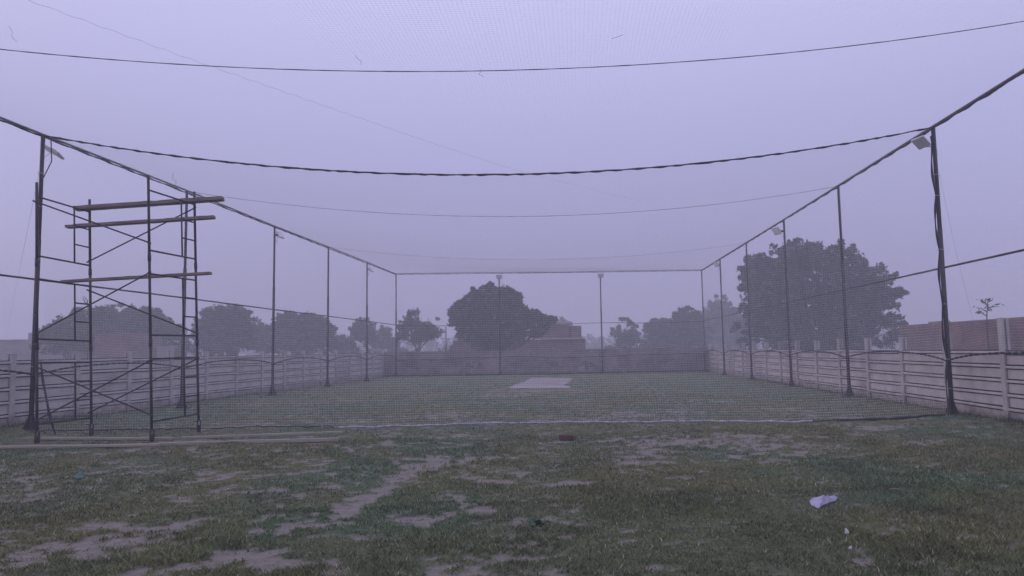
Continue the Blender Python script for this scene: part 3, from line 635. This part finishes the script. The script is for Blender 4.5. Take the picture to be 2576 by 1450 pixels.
# ------------------------------------------------------------------ scaffold
FL, FR, RR, RL = [G(*p)[:2] for p in ((93, 1118), (382, 1113), (500, 1088), (230, 1097))]
def tube2(m, a, b, r, n=8): m.tube([a, b], r, n)
sc_ = empty('scaffold_tower', (*((FL+FR+RR+RL)/4), 0)); o0 = np.array([*((FL+FR+RR+RL)/4), 0]); tag(sc_, 'tall rusty three tier scaffold tower on casters beside the left corner pole', 'scaffold')
TP = 1.455
ZS = {id(FL): 1.0, id(FR): 1.022, id(RR): 1.03, id(RL): .987}
def PS(Q_, z): return P3(Q_, z*ZS[id(Q_)] if z > .25 else z)+np.array([-.042, .004, 0])*z
for nm, A, B in (('l', FL, RL), ('r', FR, RR)):
    for k in range(3):
        z0 = .22+k*TP; zb = .34+k*TP; zt = 1.39+k*TP; top = z0+TP-.005 if k < 2 else 4.55; m = MB()
        for Q_ in (A, B): tube2(m, PS(Q_, z0)-o0, PS(Q_, top)-o0, .0235, 10)
        dsh = .30 if (k == 2) else 0
        tube2(m, PS(A, zb)-o0, PS(B, zb)-o0, .016); tube2(m, PS(A, zt)-o0, PS(B, zt)-o0, .016)
        I3 = lambda z: lerp(PS(A, z), PS(B, z), .69); tube2(m, I3(zb)-o0, I3(zt)-o0, .016)
        for z in (zb+.35, zb+.70): tube2(m, I3(z)-o0, PS(B, z)-o0, .014)
        m.build('ladder_frame', M['scaf'], sc_, True)
        if k:
            for Q_ in (A, B): m = MB(); m.tube([PS(Q_, z0-.07)-o0, PS(Q_, z0+.05)-o0], .030, 10); m.build('coupler', M['scaf'], sc_, True)
def brace(A, za, B, zb):
    m = MB(); pa, pb = PS(A, za), PS(B, zb); dd = pb-pa; e = dd/np.linalg.norm(dd); a = pa-o0-e*.05; b = pb-o0+e*.05
    off = np.array([0, -.04, 0]); m.tube([a+off, b+off], .0135, 8); m.box(pa-o0+off*.5, (.03, .07, .03)); m.box(pb-o0+off*.5, (.03, .07, .03)); m.build('cross_brace', M['scaf'], sc_)
brace(FL, 1.32, FR, .46); brace(FL, .40, FR, 1.36); brace(RL, .45, RR, 1.36)
brace(FL, 1.88, FR, 2.85); brace(RL, 2.76, RR, 1.85)
brace(FL, 4.20, FR, 3.38); brace(RL, 3.33, RR, 4.22)
for Q_ in (FL, FR, RR, RL):
    c = empty('caster', P3(Q_, 0)-o0); c.parent = sc_
    m = MB(); m.box((0, 0, .215), (.15, .15, .012)); m.box((-.028, 0, .14), (.006, .05, .14)); m.box((.028, 0, .14), (.006, .05, .14)); m.build('fork', M['scaf'], c)
    m = MB(); t = np.array([-.02, .02]); m.tube([(x, 0, .072) for x in (-.02, -.014, .014, .02)], [.062, .07, .07, .062], 18); m.build('wheel', M['rubber'], c, True)
def plank(a, b, w_, th, name, m_, lab, grp=None, seed=0, sag=0.0):
    """a,b: centre points of ends (underside)."""
    a = np.array(a, float); b = np.array(b, float); d = b-a; L_ = np.linalg.norm(d); n = 22; r = np.random.default_rng(seed); ax = d/L_
    s = np.cross(ax, [0, 0, 1]); s /= np.linalg.norm(s); up = np.cross(s, ax); V = []; F = []
    for i in range(n+1):
        t = i/n; c = a+d*t-np.array([0, 0, 4*sag*t*(1-t)]); ww = w_/2*(1+.04*r.normal())*(.93 if i in (0, n) else 1); h = th*(1+.05*r.normal())
        e = .12*h
        for q1, q2 in ((-1, 0), (-1, 1), (1, 1), (1, 0)): V.append(c+s*q1*(ww-(e if q2 else 0))+up*(h*q2))
    for i in range(n):
        k = i*4
        for j in range(4): F.append((k+j, k+(j+1) % 4, k+4+(j+1) % 4, k+4+j))
    F += [(3, 2, 1, 0), (n*4, n*4+1, n*4+2, n*4+3)]
    cen = (a+b)/2; ang = math.atan2(d[1], d[0]); V = (np.array(V)-cen)@rotz(ang)
    q = MB(); q.add(V, F); o = q.build(name, m_, None); o.location = cen; o.rotation_euler = (0, 0, ang); tag(o, lab, 'plank', grp); return o
def pxof(p): d = np.asarray(p)-CAMP; return 1288+FPX*np.dot(d, RGT)/np.dot(d, FWD)
def onbar(tl, tr, z, x0, x1):      # plank axis across the two frames, running to photo columns x0 and x1
    a = lerp(PS(FL, z), PS(RL, z), tl)+np.array([0, 0, .016]); b = lerp(PS(FR, z), PS(RR, z), tr)+np.array([0, 0, .016]); T = np.linspace(-.8, 1.8, 800); X = np.array([pxof(a+(b-a)*t) for t in T])
    t0, t1 = np.interp(x0, X, T), np.interp(x1, X, T); return a+(b-a)*t0, a+(b-a)*t1
gp = 'planks laid across the scaffold tower'
a, b = onbar(.90, .90, 4.30, 190, 562); plank(a, b, .24, .065, 'plank', M['wood'], 'topmost plank across the scaffold, thickest with a split end', gp, 1)
a, b = onbar(.85, .85, 3.95, 168, 540); plank(a, b, .19, .05, 'plank', M['wood'], 'plank on the scaffold rungs just below the topmost one', gp, 2)
a, b = onbar(.58, .52, 2.845, 158, 530); plank(a, b, .17, .045, 'plank', M['wood'], 'lowest plank on the scaffold, halfway up the tower', gp, 3)
gp = 'timbers lying on the turf by the scaffold'
for k, (p0, p1, w_, th, lab) in enumerate((((102, 1106), (436, 1106), .12, .036, 'pale timber lying behind the front casters of the scaffold'), ((458, 1104), (863, 1090), .11, .036, 'pale long timber lying right of the scaffold, farther of the two'), ((-90, 1129), (404, 1122), .13, .034, 'timber running out of frame in front of the scaffold'), ((402, 1121), (851, 1109), .12, .046, 'long timber lying right of the scaffold, nearer of the two'))):
    plank(G(*p0, .022), G(*p1, .022), w_, th, 'timber', M['palewood'], lab, gp, 10+k)

# ------------------------------------------------------------------ litter
c = G(1425, 1109); m = MB(); m.box((0, 0, .045), (.235, .11, .075)); m.box((0, 0, .084), (.16, .05, .004)); o = m.build('loose_brick', M['redbrick'], bevel=.006); o.location = (c[0], c[1], 0.005); o.rotation_euler = (0, 0, -.15); tag(o, 'single red brick lying on the turf in front of the net', 'brick')
def crumple(name, outline, px0, py0, m_, lab, cat, h=.03, seed=0):
    r = np.random.default_rng(seed); pts = np.array([G(px0+a, py0+b)[:2] for a, b in outline]); c = pts.mean(0); V = []; F = []
    rings = 5; k = len(pts)
    for j in range(rings):
        s_ = 1-j/rings
        for p_ in pts: V.append((*(c+(p_-c)*s_*(1+.05*r.normal())), .012+h*(1-s_)*(.4+.9*r.random()) if j else .006))
    V.append((*c, .012+h*.6)); 
    for j in range(rings-1):
        for i in range(k): F.append((j*k+i, j*k+(i+1) % k, (j+1)*k+(i+1) % k, (j+1)*k+i))
    for i in range(k): F.append(((rings-1)*k+i, (rings-1)*k+(i+1) % k, rings*k))
    V = np.array(V); cc = np.array([c[0], c[1], 0]); q = MB(); q.add(V-cc, F); o = q.build(name, m_); o.location = (*c, .02+float(gz(c[0], c[1]))); tag(o, lab, cat); return o
bag = [(-36, -7), (-28, -13), (-10, -14), (8, -12), (16, -12), (26, -17), (34, -18), (40, -17), (38, -11), (30, -6), (20, -4), (8, 0), (-4, 7), (-10, 12), (-17, 12), (-26, 3)]
crumple('plastic_bag', bag, 2070, 1270, M['bag'], 'pale lilac crumpled plastic bag lying on the turf at right', 'bag', .05, 4)
crumple('paper_scrap', [(-5, -7), (1, -4), (7, 0), (8, 4), (0, 4), (-6, 4), (-2, 0)], 2130, 1351, M['white'], 'white scrap of paper on the turf below the plastic bag', 'paper scrap', .03, 5)
crumple('paper_scrap', [(-5, 0), (0, -2), (5, -3), (4, 1), (-3, 2)], 2140, 1388, M['white'], 'tiny white scrap on the turf, nearest the camera', 'paper scrap', .015, 6)
crumple('plastic_wrapper', [(-14, -2), (-8, -6), (2, -8), (13, -6), (14, -2), (8, 4), (-8, 5), (-13, 3)], 203, 1204, M['green'], 'crumpled green plastic wrapper on the turf at left', 'wrapper', .07, 7)
for k, (p0, p1, lab) in enumerate((((2236, 1231), (2268, 1233), 'short pale stick on the turf right of the plastic bag'), ((1642, 1180), (1668, 1186), 'pale straw lying on the turf, left of a pair'), ((1676, 1186), (1700, 1184), 'pale straw lying on the turf, right of a pair'), ((1392, 1178), (1408, 1168), 'small pale twig sticking up from the turf'), ((1950, 1172), (1966, 1166), 'thin pale twig on a bare soil patch'))):
    m = MB(); a, b = G(*p0, .03), G(*p1, .03); m.tube([a, (a+b)/2+np.array([0, 0, .01]), b], [.004, .006, .003], 5); tag(m.build('twig', M['palewood']), lab, 'twig')
def leafy(pos, n, size, hgt, name, lab, seed):
    r = np.random.default_rng(seed); e = empty(name, pos); V = []; F = []; C = []
    for i in range(n):
        a = r.random()*6.28; el = r.uniform(.2, 1.1); L_ = size*(.6+.7*r.random()); d = np.array([math.cos(a)*math.cos(el), math.sin(a)*math.cos(el), math.sin(el)]); s = np.array([-math.sin(a), math.cos(a), 0])*L_*.3
        b0 = np.array([r.normal()*.05, r.normal()*.05, 0]); k = len(V); V += [b0, b0+d*L_*.5+s, b0+d*L_+np.array([0, 0, -.02]), b0+d*L_*.5-s]; F.append((k, k+1, k+2, k+3)); C += [np.array([.05, .11, .05])*(.6+.8*r.random())]*4
    o = fast_mesh('leaves', V, F, M['leaf'], e, tint=np.array(C)); m = MB(); m.tube([(0, 0, -.01), (.01, 0, hgt)], .006, 5); m.build('stem', M['bark'], e); tag(e, lab, 'plant'); return e
leafy(G(1995/2576*2576-640, 1324), 34, .085, .05, 'broadleaf_weed', 'small leafy green weed beside a bare soil patch', 3)

# ------------------------------------------------------------------ trees
def leaf_cloud(cl, cr, per, size, r, cols, flat=1.0):
    """cl: cluster centres, cr: radii"""
    per = max(2, int(per*.55)); size = size*1.18; n = len(cl)*per; ci = np.repeat(np.arange(len(cl)), per); d = r.normal(size=(n, 3)); d /= np.linalg.norm(d, axis=1)[:, None]; rad = r.random(n)**.6
    p = cl[ci]+d*(cr[ci]*rad)[:, None]*np.array([1, 1, .72*flat])
    a = r.normal(size=(n, 3)); a /= np.linalg.norm(a, axis=1)[:, None]; b = r.normal(size=(n, 3)); b -= (b*a).sum(1)[:, None]*a; b /= np.linalg.norm(b, axis=1)[:, None]
    s = size*(.55+.9*r.random(n))[:, None]
    V = np.stack([p-a*s, p+b*s*.42, p+a*s, p-b*s*.42], 1)
    tone = (.65+.6*r.random(len(cl)))[ci]*(.75+.5*r.random(n)); mixv = r.random(len(cl))[ci][:, None]
    c = (np.array(cols[0])*(1-mixv)+np.array(cols[1])*mixv)*tone[:, None]
    return V.reshape(-1, 3), np.arange(n*4).reshape(-1, 4), np.repeat(c, 4, 0)
GREEN = ((.055, .088, .060), (.100, .138, .082))
def tree(name, lab, depth, lobes, base, leaf=.12, dens=1.0, per=60, crf=.55, seed=0, cols=GREEN, cat='tree', trunk_r=.16, spiky=0, core=.3, gap=0.0, voids=1.0):
    """lobes: (px, py, rx, ry) in photo pixels at the given distance"""
    r = np.random.default_rng(seed); k = depth/FPX; B = P(base[0], base[1], depth); B[2] = 0; e = empty(name, B)
    CL, CR, cent = [], [], []
    for (cx, cy_, rx, ry) in lobes:
        c = P(cx, cy_, depth)-B; c = c+FWD*r.uniform(-.3, .3)*rx*k; cent.append(c); RX, RY = rx*k, ry*k
        nc = int(dens*(10+8.5*RX*RY/(crf*crf))); d = r.normal(size=(nc, 3)); d /= np.linalg.norm(d, axis=1)[:, None]
        q = core+(1-core)*r.random(nc)**.55; q = q*(1-.35*crf/max(RX, RY, .6))*(1+.10*r.normal(size=nc))
        CL.append(c+d*q[:, None]*np.array([RX, RX*.85, RY])); CR.append(crf*(.35+.9*r.random(nc)**1.5))
        nr = int(nc*.45); d = r.normal(size=(nr, 3)); d[:, 2] = d[:, 2]*.8+.25; d /= np.linalg.norm(d, axis=1)[:, None]
        CL.append(c+d*np.array([RX, RX*.85, RY])*(.88+.26*r.random(nr))[:, None]); CR.append(crf*(.22+.4*r.random(nr)))
        if spiky:
            ns = int(nc*spiky); d = r.normal(size=(ns, 3)); d[:, 2] = np.abs(d[:, 2])*.8; d /= np.linalg.norm(d, axis=1)[:, None]
            CL.append(c+d*np.array([RX, RX*.85, RY])*(.98+.24*r.random(ns))[:, None]); CR.append(crf*(.12+.25*r.random(ns)))
    CL = np.concatenate(CL); CR = np.concatenate(CR); keep = CL[:, 2] > .15; CL, CR = CL[keep], CR[keep]
    nv = max(3, int(len(CL)*voids/70)); vc = CL[r.integers(0, len(CL), nv*3)]; cmid = CL.mean(0); dist = np.linalg.norm((vc-cmid)/(CL.std(0)+1e-6), axis=1); vc = vc[np.argsort(-dist)[:nv]]
    for q_ in vc: kk = np.linalg.norm(CL-q_, axis=1) > crf*r.uniform(.9, 1.9); CL, CR = CL[kk], CR[kk]
    if gap: kk = r.random(len(CL)) > gap; CL, CR = CL[kk], CR[kk]
    V, F, C = leaf_cloud(CL, CR, per, leaf, r, cols); fast_mesh('crown', V, F, M['leaf'], e, tint=C)
    m = MB(); cm = np.mean(cent, 0); low = min(c[2] for c in cent); fork = np.array([cm[0]*.25, cm[1]*.25, max(.5, low*.45)])
    m.tube([(0, 0, -.1), (.03, 0, fork[2]*.5), fork], [trunk_r*1.25, trunk_r, trunk_r*.85], 9)
    for c in cent:
        mid = fork+(c-fork)*.5+r.normal(size=3)*.2; m.tube([fork-np.array([0, 0, .1]), mid, c], [trunk_r*.6, trunk_r*.35, trunk_r*.12], 6)
        for _ in range(4): 
            q_ = c+r.normal(size=3).clip(-1, 1)*.5; m.tube([mid, (mid+q_)/2+r.normal(size=3)*.08, q_], [trunk_r*.25, trunk_r*.15, trunk_r*.05], 5)
    m.build('trunk', M['bark'], e, True); tag(e, lab, cat, 'trees beyond the walls'); return e
tree('broad_tree', 'largest broad leafy tree rising behind the right wall', 46,
     [(2060, 700, 85, 80), (1975, 680, 60, 60), (2110, 660, 60, 50), (1905, 665, 30, 30), (1895, 700, 40, 40), (1940, 740, 75, 70), (2010, 640, 45, 35), (2060, 635, 40, 30), (2180, 715, 60, 50), (2225, 770, 55, 40), (2140, 780, 90, 75), (2030, 800, 100, 70), (1930, 820, 75, 60), (2215, 830, 55, 50), (2120, 855, 110, 45), (1990, 860, 110, 40), (1900, 790, 40, 40), (2250, 740, 28, 12)],
     (2070, 880), leaf=.14, per=56, crf=.48, gap=.08, seed=11, trunk_r=.3, core=.2, cols=((.060, .090, .076), (.105, .138, .100)), dens=.85)
tree('bushy_tree', 'tall bushy tree with spiky outline standing left of the brick house', 50,
     [(1225, 765, 54, 40), (1190, 800, 44, 44), (1255, 762, 42, 38), (1262, 738, 26, 22), (1240, 724, 14, 12), (1268, 716, 12, 10), (1205, 750, 20, 16), (1186, 756, 14, 12), (1162, 798, 26, 30), (1160, 772, 16, 12), (1146, 786, 12, 9), (1150, 812, 14, 12), (1215, 848, 56, 36), (1288, 812, 40, 44), (1300, 755, 12, 16), (1302, 780, 14, 14), (1328, 812, 36, 26), (1345, 792, 12, 8), (1366, 810, 20, 14), (1384, 806, 10, 8), (1270, 850, 50, 26), (1345, 832, 34, 16)],
     (1230, 885), leaf=.14, per=60, crf=.44, dens=.85, gap=.10, voids=.5, seed=12, trunk_r=.25, spiky=.9, core=.15, cols=((.062, .100, .060), (.115, .155, .085)))
tree('leafy_tree', 'open branching tree with a forked trunk left of the bushy tree', 62,
     [(1045, 795, 26, 16), (1078, 800, 20, 18), (1030, 820, 26, 22), (1065, 825, 34, 22), (1092, 838, 16, 14), (1015, 845, 20, 12), (1050, 850, 36, 12)],
     (1045, 885), leaf=.14, per=44, crf=.52, seed=13, trunk_r=.16, cols=GREEN)
tree('leafy_tree', 'slender open tree behind the fifth left pole', 70,
     [(912, 812, 24, 12), (895, 832, 22, 12), (925, 830, 24, 18), (938, 852, 26, 18), (905, 850, 14, 8)], (935, 890), leaf=.15, per=40, crf=.42, seed=14, trunk_r=.13, gap=.1)
tree('leafy_tree', 'pale rounded tree between the slender tree and the far left corner pole', 80, [(960, 835, 24, 12), (962, 858, 36, 20), (985, 868, 22, 14)], (962, 890), leaf=.17, per=44, crf=.46, seed=15, cols=((.06, .09, .05), (.10, .13, .06)))
tree('round_tree', 'dark rounded tree right of the scaffold', 62,
     [(590, 790, 34, 25), (540, 800, 38, 28), (600, 815, 38, 30), (560, 840, 66, 36), (515, 830, 30, 30), (620, 850, 26, 30), (560, 872, 76, 22)], (565, 890), leaf=.16, per=55, crf=.46, seed=16, core=.15)
tree('low_tree', 'low tree in the gap right of the dark rounded tree', 72, [(665, 835, 26, 22), (665, 862, 36, 26)], (665, 890), leaf=.17, per=50, crf=.46, seed=17)
tree('broad_tree', 'wide flat topped tree behind the third and fourth left poles', 66,
     [(735, 805, 36, 20), (785, 808, 38, 18), (705, 825, 28, 24), (760, 838, 70, 34), (815, 835, 26, 26), (760, 868, 84, 26)], (760, 890), leaf=.16, per=55, crf=.46, seed=18, core=.15)
tree('low_tree', 'low sloping tree right of the wide flat topped tree', 70, [(855, 862, 36, 16), (870, 878, 36, 14), (840, 850, 16, 10)], (860, 892), leaf=.16, per=44, crf=.42, seed=19)
tree('round_tree', 'wide green tree seen through the scaffold', 60,
     [(300, 795, 42, 28), (350, 800, 46, 26), (270, 820, 44, 30), (330, 840, 80, 36), (395, 820, 36, 26), (420, 845, 30, 30), (340, 872, 100, 26)], (330, 895), leaf=.16, per=55, crf=.46, seed=20, cols=((.055, .095, .045), (.10, .14, .06)), spiky=.2)
tree('feathery_tree', 'feathery tree between the corner pole and the scaffold ladder', 54,
     [(215, 800, 34, 22), (180, 822, 40, 20), (150, 845, 44, 20), (215, 845, 50, 32), (160, 875, 60, 20), (240, 790, 18, 14)], (190, 895), leaf=.19, per=42, crf=.55, seed=21, spiky=.6, cols=((.05, .09, .04), (.09, .13, .05)))
tree('low_tree', 'thin twiggy tree behind the scaffold rear leg', 64, [(450, 845, 22, 26), (475, 860, 20, 24), (455, 875, 30, 14)], (460, 895), leaf=.13, per=30, crf=.5, seed=22, gap=.25)
tree('round_tree', 'small dark tree left of the gap, right of the last far pole', 74,
     [(1577, 815, 24, 16), (1568, 838, 28, 20), (1590, 850, 24, 20), (1575, 862, 30, 16)], (1576, 885), leaf=.17, per=42, crf=.55, seed=23)
tree('leafy_tree', 'middle tree of the row left of the far right corner pole', 76,
     [(1645, 818, 24, 16), (1672, 818, 22, 18), (1655, 842, 40, 24), (1690, 850, 26, 20), (1650, 866, 40, 14)], (1652, 885), leaf=.17, per=44, crf=.46, seed=24, gap=.06)
tree('leafy_tree', 'taller dark tree touching the far right corner pole', 74,
     [(1722, 795, 26, 22), (1745, 810, 30, 26), (1715, 830, 30, 28), (1755, 845, 34, 34), (1725, 862, 46, 20)], (1735, 885), leaf=.17, per=48, crf=.46, seed=25)
tree('round_tree', 'pale hazy tree right of the far corner pole', 98,
     [(1795, 770, 38, 26), (1815, 795, 36, 34), (1785, 815, 40, 34), (1835, 820, 34, 34), (1805, 855, 60, 26)], (1805, 882), leaf=.24, per=50, crf=.8, seed=26)
tree('low_tree', 'low shrubby tree just left of the largest tree', 88, [(1850, 820, 24, 20), (1865, 845, 30, 28), (1850, 868, 30, 14)], (1855, 882), leaf=.2, per=44, crf=.65, seed=27)
tree('round_tree', 'faint distant tree low in the gap right of the brick house', 190, [(1497, 866, 15, 9), (1486, 874, 14, 7), (1508, 874, 12, 7)], (1497, 884), leaf=.4, per=30, crf=1.0, seed=28)
tree('round_tree', 'faint grey tree peeking over the roof of the brick house', 120, [(1410, 810, 20, 10), (1400, 822, 26, 12), (1425, 820, 14, 10)], (1410, 884), leaf=.25, per=36, crf=.8, seed=29, gap=.15)
tree('low_tree', 'dark low bush between the forked tree and the bushy tree', 60, [(1125, 865, 20, 12), (1105, 872, 22, 12), (1145, 875, 18, 10)], (1125, 888), leaf=.15, per=40, crf=.5, seed=30)
tree('low_tree', 'dark low hedge tree along the horizon behind the far poles', 84, [(1540, 877, 20, 5), (1620, 878, 26, 5), (1700, 878, 30, 6), (1580, 879, 20, 5)], (1600, 885), leaf=.16, per=34, crf=.4, seed=31)
tree('low_tree', 'low hedge beneath the slender tree at the far left', 84, [(880, 888, 30, 7), (940, 888, 26, 5), (1010, 887, 26, 4), (1000, 885, 20, 6)], (940, 895), leaf=.16, per=34, crf=.45, seed=32)
# hazy far woods
FW = np.random.default_rng(55); cl = []; 
for px in np.arange(-300, 2900, 9):
    dpt = 150+FW.random()*30; hgt = 3.0+2.4*fbm(np.array([px*.012]), np.array([3.3]), 3)[0]*1.2; b = P(px, 870, dpt)
    for _ in range(5): cl.append((b[0]+FW.normal()*1.5, b[1]+FW.normal()*2, FW.random()*hgt))
V, F, C = leaf_cloud(np.array(cl), np.full(len(cl), 1.5), 26, .42, FW, GREEN); o = fast_mesh('far_treeline', V, F, M['leaf'], tint=C); tag(o, 'faint hazy line of far woods along the horizon', 'treeline', kind='stuff')
# bare sapling, dead branch
def bare(name, base, depth, segs, lab, leaves=0, r0=.02, seed=0):
    r = np.random.default_rng(seed); B = P(*base, depth); e = empty(name, (B[0], B[1], 0)); o = np.array([B[0], B[1], 0]); m = MB(); tips = []
    m.tube([(0, 0, -.1), B-o], r0*1.3, 6)
    for s in segs:
        p = [P(x, y, depth)-o for x, y in s]; m.tube(p, np.linspace(r0, r0*.3, len(p)), 5); tips += p[1:]
    m.build('trunk', M['bark'], e)
    if leaves: 
        V, F, C = leaf_cloud(np.array(tips), np.full(len(tips), .16), leaves, .075, r, GREEN); fast_mesh('leaves', V, F, M['leaf'], e, tint=C)
    tag(e, lab, 'sapling'); return e
bare('bare_sapling', (2482, 812), 26, [[(2482, 812), (2483, 785), (2484, 765), (2486, 752)], [(2483, 785), (2468, 776), (2455, 774)], [(2484, 776), (2500, 771), (2514, 772)], [(2483, 766), (2474, 761), (2466, 758)], [(2486, 760), (2495, 756), (2499, 750)], [(2482, 795), (2470, 788), (2460, 790)], [(2484, 770), (2495, 780)]], 'nearly bare young sapling behind the brick wall at right', 3, .022)
bare('dead_snag', (224, 830), 40, [[(224, 830), (222, 775), (219, 755), (210, 745)], [(221, 765), (214, 762), (208, 748)], [(222, 775), (227, 762)], [(223, 790), (216, 778)]], 'bare dead snag standing above the feathery tree', 0, .05)

# ------------------------------------------------------------------ buildings beyond
def house(name, lab, base, parts):
    e = empty(name, (*base, 0)); tag(e, lab, 'building')
    for nm, a, b, h, th, m_, z0 in parts:
        wallbox(nm, np.array(a)-base, np.array(b)-base, h, th, m_, e, z0)
    return e
def XY(px, depth): return P(px, 880, depth)[:2]
def Zof(px, py, depth): return float(P(px, py, depth)[2])
D1 = 56; e = empty('brick_house', (*XY(1300, D1), 0)); b0 = XY(1300, D1); tag(e, 'low flat roofed red brick house half hidden by the bushy tree', 'building')
ax1 = XY(1473, D1)-XY(1140, D1); dn = np.array([-ax1[1], ax1[0]])/np.linalg.norm(ax1)
hz = Zof(1470, 853, D1)
wallbox('wall', XY(1140, D1)-b0+dn*2.5, XY(1473, D1)-b0+dn*2.5, hz, 5, M['brick'], e)
wallbox('roof_slab', XY(1362, D1)-b0+dn*2.4, XY(1469, D1)-b0+dn*2.4, hz+.10, 5.3, M['ochre'], e, hz+.003)
wallbox('parapet', XY(1361, D1)-b0+dn*1.2, XY(1434, D1)-b0+dn*1.2, Zof(1400, 817, D1), 2.0, M['brick'], e, hz+.103)
wallbox('parapet', XY(1437, D1)-b0+dn*1.1, XY(1464, D1)-b0+dn*1.1, Zof(1450, 820, D1), 2.0, M['brick'], e, hz+.103)
wallbox('parapet', XY(1150, D1)-b0+dn*1.2, XY(1260, D1)-b0+dn*1.2, hz+.25, 1.4, M['brick'], e, hz+.003)
D2 = 58; e = empty('plaster_building', (*XY(40, D2), 0)); b0 = XY(40, D2); tag(e, 'pale plastered low building at the far left edge', 'building'); ax1 = XY(100, D2)-XY(-80, D2); dn = np.array([-ax1[1], ax1[0]])/np.linalg.norm(ax1)
z1 = Zof(30, 857, D2); wallbox('wall', XY(-120, D2)-b0+dn*3, XY(160, D2)-b0+dn*3, z1, 6, M['plaster'], e); wallbox('stair_tower', XY(61, D2)-b0+dn*2.9, XY(97, D2)-b0+dn*2.9, Zof(75, 837, D2), 5, M['plaster'], e, z1+.003)
wallbox('coping', XY(-120, D2)-b0+dn*3, XY(60, D2)-b0+dn*3, z1+.08, 6.2, M['ochre'], e, z1+.003)
D3 = 50; e = empty('ruined_house', (*XY(290, D3), 0)); b0 = XY(290, D3); tag(e, 'weathered brick house seen through the scaffold below the wide tree', 'building'); ax1 = XY(345, D3)-XY(238, D3); dn = np.array([-ax1[1], ax1[0]])/np.linalg.norm(ax1)
wallbox('wall', XY(238, D3)-b0+dn*2, XY(338, D3)-b0+dn*2, Zof(290, 842, D3), 4, M['brick'], e)
for a_, b_, t_ in ((243, 262, 838), (300, 322, 836)): wallbox('parapet', XY(a_, D3)-b0+dn*1.9, XY(b_, D3)-b0+dn*1.9, Zof(290, t_, D3), 3.6, M['brick'], e, Zof(290, 842, D3)+.003)
D4 = 46; e = empty('garden_wall', (*XY(420, D4), 0)); b0 = XY(420, D4); tag(e, 'short pale plastered wall with brick ends behind the scaffold right legs', 'wall')
for a_, b_, t_, m_ in ((384, 397, 876, 'brick'), (398, 442, 871, 'plaster'), (443, 457, 876, 'brick')): wallbox('section', XY(a_, D4)-b0, XY(b_, D4)-b0, Zof(a_, t_, D4), .3, M[m_], e)
# tall brick wall behind right precast wall
q0 = P(2271, 868, 36.5)[:2]; q1 = P(2700, 862, 24.2)[:2]; e = empty('boundary_wall', (*q0, 0)); tag(e, 'tall brown brick wall rising behind the right precast wall', 'wall')
hw = Zof(2271, 822, 36.5); wallbox('wall', q0-q0, q1-q0, hw, .25, M['brick'], e); wallbox('coping', q0-q0, q1-q0, hw+.05, .30, M['backwall'], e, hw+.003)
t_ = .28; wallbox('raised_section', (q1-q0)*.24, (q1-q0)*.36, hw+.13, .24, M['backwall'], e, hw+.053)
# distant utility pole
B = P(1122, 880, 95); m = MB(); zt = Zof(1122, 822, 95); m.tube([(0, 0, 0), (0, 0, zt)], [.13, .09], 8); m.build_ = None
e = empty('utility_pole', (B[0], B[1], 0)); tag(e, 'distant thin utility pole between the forked tree and the bushy tree', 'utility pole'); m.build('pole', M['bark'], e); m = MB(); m.box((0, 0, zt-1.6), (1.5, .1, .1)); m.build('crossarm', M['bark'], e)

# ------------------------------------------------------------------ haze
m = bpy.data.materials.new('haze_air'); m.use_nodes = True; n = m.node_tree
n.nodes.remove(n.nodes['Principled BSDF']); pv = n.nodes.new('ShaderNodeVolumePrincipled'); pv.inputs['Color'].default_value = (.94, .93, 1.0, 1); pv.inputs['Density'].default_value = .0062; pv.inputs['Anisotropy'].default_value = 0
n.links.new(pv.outputs[0], n.nodes['Material Output'].inputs['Volume'])
q = MB(); q.box((0, 0, 6.2), (640, 640, 15.0)); o = q.build('haze', m); tag(o, 'thin lilac dawn haze in the air', 'haze', kind='stuff')
